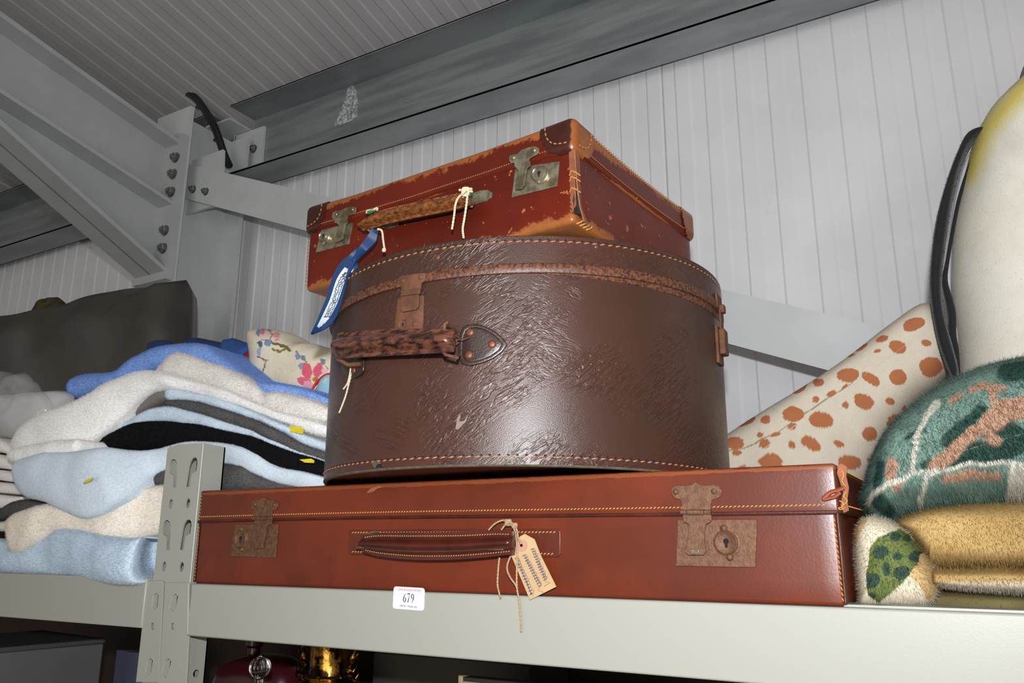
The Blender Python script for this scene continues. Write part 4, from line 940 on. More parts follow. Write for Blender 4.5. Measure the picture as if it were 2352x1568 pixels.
def band(samples, Y, depth=.20, n=70, K=12, bulge=.5, wob=.0030, ws=22, terry=.0011, droop=0, seed=0, tp=1.6):
    """a folded towel: its front fold follows the given top and bottom edges, the cloth runs back over the shelf"""
    S_ = [(*a, *b_, (s[0] if s else Y)) for a, b_, *s in samples]; Q = cat(S_, n); rows = []; off = Vector((0, 0, 0)); of2 = Vector((seed*2.3, seed*5.1, seed))
    for i, (xt, yt, xb, yb, yy) in enumerate(Q):
        T, B = P(xt, yt, Y=yy), P(xb, yb, Y=yy); th_ = (T-B).length; s = i/(n-1); e = min(1, (s*n/tp/2.0)**.5 if s < .5 else ((1-s)*n/tp/2.0)**.5); mid = (T+B)/2
        T, B = mid+(T-mid)*max(e, .05), mid+(B-mid)*max(e, .05); bl = min(th_*bulge, .016)*e; row = []
        back = Vector((0, depth, 0))
        for k in range(3, -1, -1):
            if k: row.append(mid+(T-mid)*(1-.16*k)+back*(k/3)+Vector((0, 0, -droop*k/3)))
        for k in range(K+1):
            a = PI*k/K; p = mid + (T-mid)*math.cos(a); p = p + Vector((0, -bl*math.sin(a)**.8, 0)); row.append(p)
        for k in range(1, 4): row.append(mid+(B-mid)*(1-.16*k)+back*(k/3)+Vector((0, 0, -droop*k/3)))
        for k in range(len(row)):
            p = row[k]; d = Vector((mnoise.noise((p+off)*ws), mnoise.noise((p+off)*ws+Vector((5, 0, 0))), mnoise.noise((p+off)*ws+Vector((0, 5, 0)))*.5))*wob
            d += Vector((0, mnoise.noise((p+of2)*150), mnoise.noise((p+of2)*170)*.5))*terry
            row[k] = p + d
        rows.append(row)
    m = MB(); m.grid(rows, closed=True); L = len(rows[0]); m.f += [tuple(range(L)), tuple(range(len(m.v)-L, len(m.v)))[::-1]]
    return m
def cloth_mat(name, c, c2=None, sheen=0, b=.7): return mat(name, c, .95, col2=c2 or tuple(x*.88 for x in c), nscale=300, namt=.8, bump=b, bscale=1100, sheen=sheen, spec=.2)
T_ = {k: cloth_mat('towelling_'+k, S(*v)) for k, v in dict(cornflower=(144,178,236), ivory=(240,236,230), white=(252,250,248), taupe=(128,122,116), pale_blue=(216,231,244), charcoal=(96,94,94), black=(12,12,16), cream=(248,240,228), ice=(220,232,243), linen=(240,236,230)).items()}
FZ = (9e5, .0030, .00022, (0, -.15, -.25))
FZs = (8e5, .0022, .00020, (0, -.1, -.2))
towels = [
 ('cornflower', 'cornflower blue towel draped over the top of the towel pile', .80, [((156,890),(162,902)),((180,868),(184,912)),((211,861),(218,905)),((272,856),(285,885)),((306,828),(330,862)),((350,806),(365,850)),((384,797),(395,846)),((439,791),(440,840)),((476,795),(480,845)),((510,815),(520,860)),((544,843),(565,890)),((578,869),(605,915)),((629,879),(650,915)),((690,890),(695,922)),((775,916),(775,938))], FZ, {}),
 ('ivory', 'ivory towel folded in a wedge just under the blue one', .785, [((358,852),(360,858)),((384,832),(384,866)),((408,812),(402,870)),((439,817),(442,878)),((476,830),(480,889)),((517,844),(515,899)),((558,864),(560,915)),((592,885),(590,928)),((614,906),(615,940)),((640,902),(640,950)),((690,911),(690,962)),((775,934),(775,978))], FZ, {}),
 ('white', 'white towel whose end flops down to the left over the pile', .765, [((26,1008,),(34,1052),.725),((68,970),(110,1046),.725),((120,942),(172,1042),.725),((175,922),(222,1012),.735),((215,902),(262,978),.745),((240,886),(300,940),.755),((290,866),(345,905),.76),((335,852),(385,896),.765),((391,858),(415,897),.765),((442,875),(445,902),.765),((510,892),(510,918),.765),((578,922),(578,940),.765),((629,943),(629,960),.765),((690,960),(690,985),.765),((775,978),(775,1015),.765)], FZ, dict(bulge=.35)),
 ('white', 'small white cloth corner poking out under the white towel', .715, [((192,1008),(186,1040),.70),((150,1012),(140,1056),.70),((95,1018),(92,1064),.70),((45,1028),(42,1064),.70),((20,1042),(24,1058),.70)], FZs, dict(depth=.10)),
 ('taupe', 'thin taupe ribbed towel with a yellow ticket', .775, [((268,972),(272,978)),((300,942),(305,962)),((340,908),(350,936)),((380,896),(400,920)),((442,901),(442,917)),((510,918),(510,930)),((578,939),(578,950)),((620,957),(615,968)),((680,978),(680,998)),((775,1008),(775,1028))], None, dict(terry=.0004)),
 ('pale_blue', 'pale blue towel just below the taupe one', .765, [((388,897),(384,915)),((400,893),(395,920)),((442,902),(442,921)),((510,917),(510,937)),((578,943),(578,959)),((612,958),(620,975)),((660,980),(660,998)),((700,998),(700,1018)),((775,1028),(775,1050))], FZs, {}),
 ('charcoal', 'charcoal grey towel in the upper middle of the pile', .765, [((378,921),(376,930)),((395,919),(395,937)),((442,921),(442,947)),((510,938),(510,966)),((578,959),(578,988)),((610,975),(614,1006)),((646,993),(646,1022)),((690,1016),(690,1042)),((775,1052),(775,1072))], FZs, {}),
 ('pale_blue', 'pale blue towel lying directly on the black one', .76, [((246,996),(250,1001)),((300,964),(308,980)),((344,940),(350,968)),((391,935),(395,969)),((442,946),(442,975)),((510,966),(510,988)),((578,988),(578,1003)),((620,1009),(620,1022)),((775,1070),(775,1078))], FZs, dict(bulge=.3)),
 ('black', 'black towel folded through the middle of the pile', .755, [((218,1022),(222,1028)),((262,998),(280,1034)),((312,972),(330,1037)),((374,968),(380,1030)),((476,980),(476,1018)),((540,994),(540,1026)),((578,1003),(580,1042)),((636,1026),(640,1072)),((690,1044),(690,1084)),((775,1074),(775,1100))], FZs, {}),
 ('ice', 'large pale blue towel hanging down at the left with a ribbed border', .74, [((36,1078),(40,1106),.70),((50,1054),(62,1138),.695),((103,1039),(128,1160),.69),((165,1037),(205,1192),.69),((234,1027),(272,1155),.695),((303,1034),(328,1114),.72),((372,1028),(372,1086),.74),((450,1014),(450,1064),.745),((527,1018),(527,1066),.745),((590,1042),(590,1090),.745),((650,1075),(650,1114),.745),((775,1098),(775,1126),.745)], (6e5, .0013, .00016, (0, -.1, -.1)), dict(bulge=.25, wob=.004)),
 ('charcoal', 'charcoal towel beneath the large pale blue one, behind the upright', .745, [((2,1172),(0,1196),.72),((40,1152),(30,1186),.715),((75,1150),(80,1178),.71),((140,1160),(140,1180),.72),((212,1176),(212,1194),.72),((262,1150),(262,1176),.73),((320,1114),(318,1138),.74),((368,1084),(368,1116),.745),((450,1068),(450,1130),.75),((560,1068),(560,1130),.75),((600,1092),(600,1130),.75),((680,1112),(680,1135),.75)], FZs, {}),
 ('cream', 'cream towel with a corner folded down, second from the bottom', .72, [((-10,1200),(-12,1216),.70),((15,1198),(22,1222),.695),((45,1180),(40,1268),.69),((95,1162),(88,1250),.69),((145,1164),(135,1222),.695),((200,1186),(190,1230),.70),((262,1172),(245,1241),.705),((310,1140),(295,1243),.72),((352,1118),(345,1234),.735),((430,1110),(430,1225),.745)], FZ, dict(bulge=.3, wob=.004)),
 ('pale_blue', 'fluffy pale blue towel at the bottom of the pile, bulging over the beam', .72, [((-90,1240),(-90,1312),.71),((0,1240),(0,1312),.705),((40,1258),(40,1315),.70),((92,1240),(95,1317),.70),((150,1214),(155,1319),.695),((200,1226),(205,1325),.685),((262,1238),(265,1336),.672),((320,1236),(318,1340),.672),((347,1230),(340,1326),.69),((372,1230),(368,1318),.73),((430,1230),(430,1318),.74)], FZ, dict(wob=.004)),
 ('linen', 'white folded linen with soft pleats at the far left edge', .76, [((-160,1010),(-160,1036)),((-20,1004),(-20,1038)),((10,1010),(10,1040)),((40,1034),(38,1048))], None, dict(terry=0)),
 ('linen', 'white linen fold, second down at the far left edge', .755, [((-160,1042),(-160,1070)),((-20,1042),(-20,1074)),((20,1050),(20,1078)),((52,1072),(50,1082))], None, dict(terry=0)),
 ('linen', 'white linen fold, third down at the far left edge', .75, [((-160,1076),(-160,1098)),((-20,1078),(-20,1102)),((30,1084),(30,1106)),((60,1096),(60,1106))], None, dict(terry=0)),
 ('linen', 'white linen fold, fourth down at the far left edge', .745, [((-160,1104),(-160,1126)),((-20,1106),(-20,1130)),((30,1110),(30,1134)),((70,1118),(70,1134))], None, dict(terry=0)),
 ('linen', 'white linen fold, lowest of the five at the far left edge', .74, [((-160,1130),(-160,1160)),((-20,1134),(-20,1166)),((20,1138),(16,1166)),((60,1140),(54,1152))], None, dict(terry=0)),
]
tw = []
for i, (k, lab, Y, smp, fz, kw) in enumerate(towels):
    smp = [(a[:2], b_[:2], *r) for a, b_, *r in smp]
    m = band(smp, Y, seed=i, depth=kw.pop('depth', .24), **kw)
    if k == 'linen': 
        o = soft(m, 'folded_linen', T_[k], tagd=(lab, 'linen', 'white linen folded at the far left'))
    else: o = soft(m, 'towel', T_[k], fz=fz, tagd=(lab, 'towel', 'towels piled on the left bay'), seed=i)
    tw.append(o)
yel = mat('yellow_ticket', S(226,206,30), .6, col2=S(206,184,24), nscale=60)
def pticket(pts, Y, par, t=.0006):
    q = [P(x, y, Y=Y) for x, y in pts]; v, f = plate([(p.x, p.z) for p in q], t)
    MB().add([(a, Y-c, b_) for a, b_, c in v], f).build('ticket', yel, par, smooth=0, label='small yellow ticket')
for pts, Y, i in (([(666,977),(690,981),(697,986),(696,996),(690,996),(667,990)], .755, 4), ([(688,1055),(715,1053),(722,1057),(721,1063),(700,1062)], .732, 8), ([(190,1108),(205,1098),(216,1096),(208,1104),(194,1110)], .664, 9)):
    pticket(pts, Y, tw[i])
# ribbed woven border on the hanging pale blue towel: raised ribs
# dark bundle wrapped in plastic behind
blk = mat('black_plastic_wrap', S(66,62,56), .34, col2=S(48,45,40), nscale=8, spec=.5, bump=.25, bscale=30, coat=.1)
o = soft(blob([(-260,775),(-120,745),(0,731),(81,718),(155,702),(233,683),(315,665),(370,657),(400,656),(412,654),(424,646),(431,643),(433,650),(432,700),(430,780),(428,1000),(430,1190),(200,1220),(-260,1260)], 1.06, .07, n=260, rings=16, e=.16, lump=.012, ls=7), 'wrapped_bundle', blk, tagd=('large grey-black bundle wrapped in plastic sheet behind the towels', 'bundle'))
o = soft(blob([(84,722),(88,700),(97,688),(108,686),(114,694),(122,685),(134,683),(144,696),(156,712),(150,740),(100,745)], 1.15, .03, n=60, rings=8, lump=.006, ls=40), 'soft_toy', mat('mottled_dark_plush', S(60,40,34), .9, col2=S(78,74,42), nscale=40, namt=1), tagd=('small dark mottled toy peeping over the wrapped bundle', 'toy'))
den = mat('denim', S(46,84,148), .9, col2=S(36,68,124), nscale=60, bump=.4, bscale=500); navy = mat('navy_cloth', S(30,52,98), .9, col2=S(24,42,84), nscale=50, bump=.3)
soft(blob([(352,790),(366,782),(384,781),(402,792),(410,830),(404,852),(370,852),(355,830)], .93, .03, n=60, rings=8, lump=.005), 'garment', navy, tagd=('navy garment edge showing left behind the blue towel', 'garment'))
soft(blob([(436,792),(452,778),(480,781),(520,790),(532,800),(528,845),(500,864),(440,864),(430,840)], .95, .03, n=60, rings=8, lump=.006), 'garment', navy, tagd=('navy garment fold right behind the hump of the blue towel', 'garment'))
soft(blob([(520,790),(524,779),(536,776),(560,784),(584,794),(594,802),(590,860),(580,892),(530,892),(522,850)], .93, .03, n=60, rings=8, lump=.004), 'garment', den, tagd=('mid-blue denim garment left of the floral cushion', 'garment'))
soft(blob([(567,812),(574,806),(584,806),(592,801),(600,830),(596,868),(588,880),(574,856),(566,846),(572,830)], .90, .015, n=50, rings=6, lump=.003), 'garment', mat('crimson_cloth', S(158,26,44), .7, col2=S(120,18,34), nscale=60), tagd=('crimson cloth between the denim and the floral cushion', 'garment'))
# floral cushion
c8 = lambda u, v: (560+u/7.841, 730+v/7.841)
def seg_d(p, a, b_):
    dx, dy = b_[0]-a[0], b_[1]-a[1]; t = max(0, min(1, ((p[0]-a[0])*dx+(p[1]-a[1])*dy)/((dx*dx+dy*dy) or 1))); return math.hypot(p[0]-a[0]-dx*t, p[1]-a[1]-dy*t)
def ell(p, cx, cy, rx, ry, ang=0):
    a = math.radians(ang); dx, dy = p[0]-cx, p[1]-cy; u, v = dx*math.cos(a)+dy*math.sin(a), -dx*math.sin(a)+dy*math.cos(a); return math.hypot(u/rx, v/ry)
CREAM = S(222,210,186)
flow = [((380,300),(110,90,0),S(226,196,190)),((330,250),(60,40,-20),S(214,120,136)),((580,300),(60,50,0),S(222,150,156)),((255,270),(35,70,0),S(120,136,176)),((440,450),(60,60,0),S(116,140,180)),((300,470),(50,60,0),S(84,100,120)),((280,600),(45,90,0),S(150,164,196)),
 ((1140,950),(90,150,-18),S(216,92,112)),((1340,930),(90,130,12),S(212,90,110)),((1080,1130),(140,75,15),S(214,100,120)),((1170,1220),(100,80,40),S(226,160,170)),((1290,1100),(62,52,0),S(160,130,50)),((1460,960),(60,50,40),S(228,176,184)),
 ((935,605),(35,28,30),S(110,130,150)),((965,700),(45,55,-30),S(128,146,172)),((1075,715),(35,60,-20),S(110,130,158)),((1020,865),(48,40,-40),S(134,154,180)),((1420,790),(40,60,-20),S(112,130,150)),((590,385),(45,25,-15),S(222,148,160))]
stems = [(((330,210),(480,230),(500,330),(420,400),(330,380)),16,S(112,108,50)),(((480,430),(600,480),(740,500),(830,580)),26,S(106,104,52)),(((520,560),(640,600),(760,540)),22,S(126,120,66)),(((940,600),(1040,720),(1120,800)),11,S(120,110,60)),(((250,690),(320,740),(430,760)),12,S(90,92,96)),(((400,780),(340,960)),14,S(128,124,80)),(((330,980),(300,1130)),16,S(206,60,50)),(((1430,800),(1500,900),(1510,1000)),11,S(120,110,60))]
def floral(p):
    x, y = pj(p); q = ((x-560)*7.841, (y-730)*7.841); q = (q[0]+30*mnoise.noise(p*150), q[1]+30*mnoise.noise(p*150+Vector((7, 7, 7)))); c = CREAM
    for L, w_, k in stems:
        if min(seg_d(q, L[i], L[i+1]) for i in range(len(L)-1)) < w_: c = k
    for (cx, cy), (rx, ry, a), k in flow:
        if ell(q, cx, cy, rx, ry, a) < 1: c = k
    return c
printed = mat('printed_cotton', CREAM, .9, attr='Col', nscale=200, bump=.3, bscale=700)
soft(blob([(589,790),(590,766),(600,758),(622,757),(650,761),(672,766),(690,780),(704,788),(728,789),(748,796),(775,806),(830,840),(850,900),(830,938),(760,935),(700,925),(640,912),(590,900),(584,880),(588,850),(592,820)], .90, .05, n=260, rings=60, e=.5, lump=.006, ls=18), 'floral_cushion', printed, col=floral, tagd=('cream cushion printed with pink and blue flowers beside the hat box', 'cushion'))
lb = blob([(730,915),(736,885),(748,866),(765,859),(800,868),(840,900),(840,935),(740,935)], .86, .018, n=70, rings=12, e=.5)
lbm = mat('pale_blue_print', S(150,196,210), .9, col2=S(206,214,212), nscale=22, namt=2)
o = soft(lb, 'piped_pouch', lbm, tagd=('pale blue pouch with red piping beside the hat box', 'pouch'))
red = mat('red_piping', S(200,30,40), .5)
MB().tube([P(*q, Y=.855) for q in cat([(764,859),(752,861),(742,866),(732,876),(724,884)], 14)], .0028, 8).build('piping', red, o)
MB().tube([P(*q, Y=.85) for q in cat([(730,872),(722,885),(714,900)], 8)], .0016, 6).build('piping', red, o); MB().tube([P(*q, Y=.85) for q in cat([(738,872),(730,890),(722,904)], 8)], .0018, 6).build('piping', red, o)
# linen in a clear bag at the far left
soft(blob([(-160,930),(-40,912),(20,908),(60,905),(100,899),(140,900),(165,908),(160,940),(120,980),(60,1010),(0,1010),(-160,1020)], .79, .04, n=90, rings=14, lump=.010, ls=22), 'bagged_linen', mat('greyish_linen', S(190,186,184), .85, col2=S(166,162,162), nscale=14), tagd=('greyish white linen packed in a clear bag at the far left', 'linen'))
clear = mat('clear_polythene', (.9,.9,.9), .08, spec=.9, alpha=.16, bump=1.2, bscale=45, coat=1)
clear2 = clear
m = blob([(-160,900),(-60,870),(0,862),(14,855),(40,858),(62,862),(80,878),(100,896),(120,930),(90,985),(40,1010),(-20,1020),(-160,1030)], .765, .03, n=90, rings=14, lump=.016, ls=34)
soft(m, 'polythene_bag', clear, tagd=('crumpled clear polythene bag at the far left of the pile', 'bag'))

# --- plush toys on the right
c3 = lambda u, v: (1640+u/3.4846, 660+v/3.4846)
spots = [(1600,295,95,50,-20),(1345,410,50,25,-20),(1470,475,70,52,20),(1700,447,43,28,0),(1310,510,30,18,-10),(1735,637,92,82,0),(1070,705,92,58,0),(1255,728,84,42,35),(1475,715,68,66,0),(1085,546,42,12,-10),(1180,480,60,12,-30),(835,760,46,30,-5),(680,805,70,32,-30),(940,850,50,22,-25),(1050,795,34,15,-35),(818,895,26,26,0),(1050,940,32,25,30),(1200,912,82,58,30),(1410,912,40,28,10),(1525,972,22,30,0),(632,1015,84,62,0),(855,1060,102,64,10),(1450,1075,72,58,-40),(260,1068,74,34,-25),(415,1060,42,35,0),(625,1110,40,22,-25),(1245,1170,60,58,0),(370,1183,28,23,10),(495,1172,40,16,-20),(405,1250,48,34,-25),(620,1257,34,24,35),(775,1247,90,50,30),(1000,1252,45,25,15),(165,1245,68,52,0),(185,1322,36,22,0),(450,1395,94,68,0),(1085,1400,92,60,10),(1265,1380,40,28,-20),(230,1445,50,20,0),(480,920,40,8,-30),(-60,1300,60,50,0),(1900,500,60,50,0)]
def giraffe(p):
    x, y = pj(p); q = ((x-1640)*3.4846+9*mnoise.noise(p*90), (y-660)*3.4846+9*mnoise.noise(p*90+Vector((4, 4, 4))))
    for s in spots:
        d = ell(q, *s)
        if d < 1: return S(168,104,68)
    L = [(-100,1340),(230,1290),(520,1150),(720,1010),(1100,770),(1150,700)]
    if min(seg_d(q, L[i], L[i+1]) for i in range(len(L)-1)) < 5: return S(150,134,112)
    return S(204,192,174)
plush_s = mat('short_plush', (.7, .6, .5), .95, attr='Col', nscale=25, sheen=0, bump=.3, bscale=400, spec=.2)
gi = soft(blob([(1440,1180),(1560,1085),(1672,1002),(1760,945),(1860,885),(1950,825),(2050,748),(2128,702),(2175,745),(2200,800),(2186,845),(2150,885),(2110,915),(2070,960),(2030,1020),(2000,1080),(1965,1140),(1900,1250),(1600,1290),(1420,1280)], 1.13, .058, n=1000, rings=44, e=.6, spine=[(1600,1170),(1750,1060),(1900,950),(2040,850),(2120,790)]), 'giraffe_plush', plush_s, col=giraffe, fz=(4e4, .0018, .00025, (0, 0, 0)), tagd=('cream plush neck with brown giraffe spots leaning behind the hat box', 'soft toy'))
# white-bodied plush with black flipper
def pcol(p):
    x, y = pj(p); d = min(seg_d((x, y), a, b_) for a, b_ in (((2360,190),(2262,300)), ((2262,300),(2225,400))))
    yl = max(0, 1-d/42) ; base = S(216,212,202); w2 = .5+.5*mnoise.noise(p*14); base = tuple(lerp(a, b_, w2*.35) for a, b_ in zip(base, S(206,194,160)))
    return tuple(lerp(a, b_, yl) for a, b_ in zip(base, S(214,196,92)))
pen = thing('penguin_plush', 'tall white plush with a black flipper standing at the right edge', 'soft toy', tuple(P(2400, 1250, Y=1.10)))
soft(blob([(2480,60),(2400,150),(2350,206),(2290,262),(2258,298),(2232,350),(2214,410),(2196,490),(2184,560),(2180,640),(2185,720),(2194,780),(2198,830),(2200,900),(2196,1000),(2240,1180),(2500,1260),(2900,1240),(3050,900),(3000,500),(2850,200),(2650,60)], 1.10, .13, back=.08, n=260, rings=40, e=.6, spine=[(2560,300),(2580,600),(2560,900)]), 'body', plush_s, pen, col=pcol, fz=(3e4, .0018, .00025, (0, 0, 0)))
bk = mat('black_plush', S(13,13,18), .9, sheen=.15, bump=.4, bscale=500); gy = mat('pale_piping_cloth', S(178,176,184), .9)
soft(blob([(2265,297),(2240,302),(2215,322),(2196,360),(2180,402),(2162,460),(2148,520),(2139,590),(2135,650),(2139,710),(2152,780),(2168,830),(2185,870),(2200,896),(2202,850),(2190,800),(2176,750),(2166,700),(2164,640),(2170,580),(2178,520),(2190,450),(2208,380),(2232,330)], 1.045, .018, n=160, rings=12, spine=[(2225,322),(2180,440),(2153,560),(2150,660),(2163,760),(2190,850)]), 'flipper', bk, pen, fz=(6e4, .0016, .00025, (0, 0, 0)))
soft(blob([(2262,302),(2236,336),(2212,385),(2194,455),(2184,520),(2176,590),(2170,650),(2172,700),(2182,760),(2200,850),(2204,800),(2200,740),(2188,690),(2186,640),(2190,560),(2204,470),(2226,390)], 1.075, .010, n=120, rings=8, spine=[(2238,345),(2204,440),(2186,540),(2179,650),(2190,760)]), 'flipper_lining', gy, pen)
MB().tube([P(*q, Y=1.05) for q in cat([(2262,303),(2240,350),(2222,395),(2202,460),(2188,530),(2176,600),(2170,645),(2180,690),(2186,720),(2188,770),(2196,810),(2202,880)], 60)], [.0022+.0022*max(0, math.sin((i/59-.45)*PI/.55)) for i in range(60)], 8).build('seam_piping', bk, pen)
soft(blob([(2345,215),(2338,200),(2352,150),(2400,60),(2500,-60),(2650,-80),(2800,60),(2760,180),(2560,160),(2440,140),(2380,190)], 1.10, .08, n=120, rings=16), 'head', bk, pen)
# turtle
c4 = lambda u, v: (1960+u/2.612, 820+v/2.612)
Wl = [([(500,280),(430,370),(390,450),(365,560),(350,690),(300,740),(200,770),(110,830),(90,880)],17),([(350,700),(560,672),(700,640),(850,630),(1024,640),(1300,660)],13),([(520,680),(440,715),(405,830),(395,870)],14),([(985,690),(960,900)],58),([(1300,120),(1330,300),(1290,650),(1310,900)],14),([(1290,660),(1600,640),(2000,700),(2380,800)],14),([(1330,300),(1650,260),(1950,330)],13),([(1950,330),(2000,700)],13)]
Tn = [([(230,640),(225,720)],34),([(500,640),(570,590),(640,530)],44),([(620,540),(720,450),(830,400)],40),([(820,390),(920,310),(1040,300),(1100,340)],66),([(700,190),(800,170),(890,185)],20),([(830,200),(850,320)],26),([(540,735),(700,700),(860,700)],26),([(590,260),(640,230)],20),([(250,790),(300,750)],18),([(820,480),(860,500)],30),([(1420,420),(1560,380),(1760,480)],48),([(1700,780),(1900,820)],34),([(2080,520),(2200,620)],40)]
Dk = [([(680,570),(900,560),(1020,500)],70),([(900,420),(1000,470)],60),([(150,860),(200,900)],50),([(560,500),(700,380),(760,320)],38),([(420,650),(460,640)],26),([(920,90),(1020,90)],60),([(160,640),(140,760)],30),([(600,640),(900,600)],30),([(330,480),(420,430)],22),([(1480,560),(1800,560)],50),([(1450,780),(1560,820)],36),([(2100,700),(2250,740)],40)]
def shell(p):
    x, y = pj(p); q = ((x-1960)*2.612+14*mnoise.noise(p*70), (y-820)*2.612+14*mnoise.noise(p*70+Vector((4, 4, 4))))
    def dd(L): return min(seg_d(q, L[i], L[i+1]) for i in range(len(L)-1))
    w_ = .5+.5*mnoise.noise(p*60); c = tuple(lerp(a, b_, w_) for a, b_ in zip(S(84,108,97), S(120,144,133)))
    for L, r in Dk:
        t = max(0, min(1, (r-dd(L))/18+.4)); c = tuple(lerp(a, b_, t) for a, b_ in zip(c, S(40,66,57)))
    for L, r in Tn:
        t = max(0, min(1, (r-dd(L))/10+.5)); c = tuple(lerp(a, b_, t) for a, b_ in zip(c, S(158,124,102)))
    for L, r in Wl:
        t = max(0, min(1, (r-dd(L))/8+.5)); c = tuple(lerp(a, b_, t) for a, b_ in zip(c, S(186,182,170)))
    return c
plush = mat('long_plush', (.5, .5, .5), .85, attr='Col', nscale=30, sheen=0, spec=.15)
tu = thing('turtle_plush', 'big plush turtle with a green and tan shell at the right end of the shelf', 'soft toy', (.08, .86, ZBR))
FP = (7e5, .0055, .00020, (.3, -.1, -1.1))
soft(blob([c4(*q) for q in ((70,880),(100,820),(110,740),(150,620),(220,480),(320,370),(430,270),(560,190),(700,120),(850,75),(1024,40),(1300,10),(1700,60),(2100,250),(2350,520),(2400,850),(2250,1000),(1700,960),(1300,930),(1024,915),(850,915),(560,940),(400,970),(300,1005),(220,1040),(170,1040),(110,970))], .86, .13, back=.10, n=300, rings=44, e=.62, spine=[(2110,1100),(2250,1060),(2420,1020),(2600,1030),(2750,1080)]), 'shell', plush, tu, col=shell, fz=FP, seed=11)
MB().tube([P(*c4(u, v), Y=.86) for u, v in cat([(100,800),(130,680),(200,500),(320,360),(430,262),(560,182),(700,112),(850,67),(1024,32),(1300,2)], 50)], .0022, 6).build('shell_piping', mat('cream_piping', S(196,186,160), .9), tu)
def bel(p):
    w_ = .5+.5*mnoise.noise(Vector((p.x*22, p.y*22, p.z*50))); x, y = pj(p); c = tuple(lerp(a, b_, w_) for a, b_ in zip(S(150,118,68), S(184,156,104))); v = (y-820)*2.612
    t = max(0, min(1, (v-1335)/30)); return tuple(lerp(a, b_, t) for a, b_ in zip(c, S(180,170,152)))
FP2 = (6e5, .0034, .00020, (.15, -.1, -1.0))
soft(blob([c4(*q) for q in ((270,1000),(420,930),(700,880),(1100,870),(1700,900),(2300,950),(2300,1200),(1700,1290),(1024,1270),(700,1270),(500,1272),(490,1240),(430,1165),(350,1070))], .85, .115, back=.1, n=220, rings=26, e=.5, spine=[(2160,1220),(2300,1240),(2500,1240),(2700,1240)], lump=.004, ls=20), 'belly', plush, tu, col=lambda p: bel(p), fz=FP2, seed=12)
soft(blob([c4(*q) for q in ((496,1270),(520,1258),(700,1262),(900,1255),(1100,1262),(2200,1270),(2200,1400),(1100,1405),(900,1400),(700,1385),(520,1350),(492,1330))], .80, .085, back=.1, n=200, rings=16, e=.5, spine=[(2170,1322),(2300,1325),(2700,1330)], lump=.003, ls=20), 'belly_roll', plush, tu, col=bel, fz=FP2, seed=13)
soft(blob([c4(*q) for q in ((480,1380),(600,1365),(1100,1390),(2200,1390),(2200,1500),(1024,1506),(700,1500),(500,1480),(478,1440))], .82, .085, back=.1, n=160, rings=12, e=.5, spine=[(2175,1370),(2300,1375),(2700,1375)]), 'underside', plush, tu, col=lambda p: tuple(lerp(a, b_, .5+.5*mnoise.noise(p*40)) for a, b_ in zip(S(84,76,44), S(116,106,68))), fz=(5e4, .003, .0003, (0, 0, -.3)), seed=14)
gp = [(140,1080),(280,1030),(340,1065),(418,1160),(380,1240),(310,1340),(220,1420),(150,1470),(85,1420),(75,1300),(100,1150)]
gs = [(250,1080,32,26),(320,1085,30,22),(165,1170,45,40),(262,1190,30,26),(370,1195,42,34),(200,1275,28,42),(292,1290,46,40),(110,1340,46,42),(105,1425,32,22),(190,1060,30,16)]
def inside(p, poly):
    c = False; j = len(poly)-1
    for i in range(len(poly)):
        if (poly[i][1] > p[1]) != (poly[j][1] > p[1]) and p[0] < (poly[j][0]-poly[i][0])*(p[1]-poly[i][1])/(poly[j][1]-poly[i][1])+poly[i][0]: c = not c
        j = i
    return c
def flip(p):
    x, y = pj(p); q = ((x-1960)*2.612+12*mnoise.noise(p*90), (y-820)*2.612+12*mnoise.noise(p*90+Vector((4, 4, 4))))
    if inside(q, gp):
        w_ = .5+.5*mnoise.noise(p*50); c = tuple(lerp(a, b_, w_) for a, b_ in zip(S(76,90,42), S(106,116,66)))
        for s in gs:
            if ell(q, *s) < 1: c = S(50,68,56)
        return c
    return S(200,190,168) if mnoise.noise(p*32) < .12 else S(192,164,116)
soft(blob([c4(*q) for q in ((110,950),(45,985),(22,1040),(16,1150),(26,1300),(40,1420),(48,1490),(120,1502),(300,1502),(430,1500),(492,1470),(515,1390),(492,1290),(430,1180),(340,1060),(230,985))], .745, .04, back=.05, n=240, rings=40, e=.55), 'flipper', plush, tu, col=flip, fz=(7e5, .0034, .00020, (.1, -.1, -.9)), seed=15)

# ------------------------------------------------------------------ under the shelf
ZLOW = CZ-.52
for x0, x1, lb in ((-2.9, XPL, 'lower chipboard deck under the left bay'), (XPR, 1.3, 'lower chipboard deck under the right bay')):
    solo(MB().box((x0, .70, ZLOW-.016), (x1, 1.19, ZLOW)), 'shelf_deck', M_['board'], lb, 'shelf board', smooth=0)
    solo(MB().box((x0, .685, ZLOW-.016-BH), (x1, .70, ZLOW)), 'shelf_beam', M_['cream'], lb.replace('chipboard deck under', 'cream beam at the front of'), 'shelf beam', smooth=0)
backing_m = mat('dark_backing', S(58,44,34), .8, col2=S(44,34,28), nscale=6)  # backing sheets added so the space under the shelf stays dark
solo(MB().box((-2.9, 1.165, ZLOW), (XPR-.04, 1.172, CZ-.11)), 'added_dark_backing', backing_m, 'dark sheet added to keep the back dark below the left bay', 'board', smooth=0)
solo(MB().box((XPR-.03, 1.165, ZLOW), (1.3, 1.172, CZ-.11)), 'added_dark_backing', backing_m, 'dark sheet added to keep the back dark below the right bay', 'board', smooth=0)
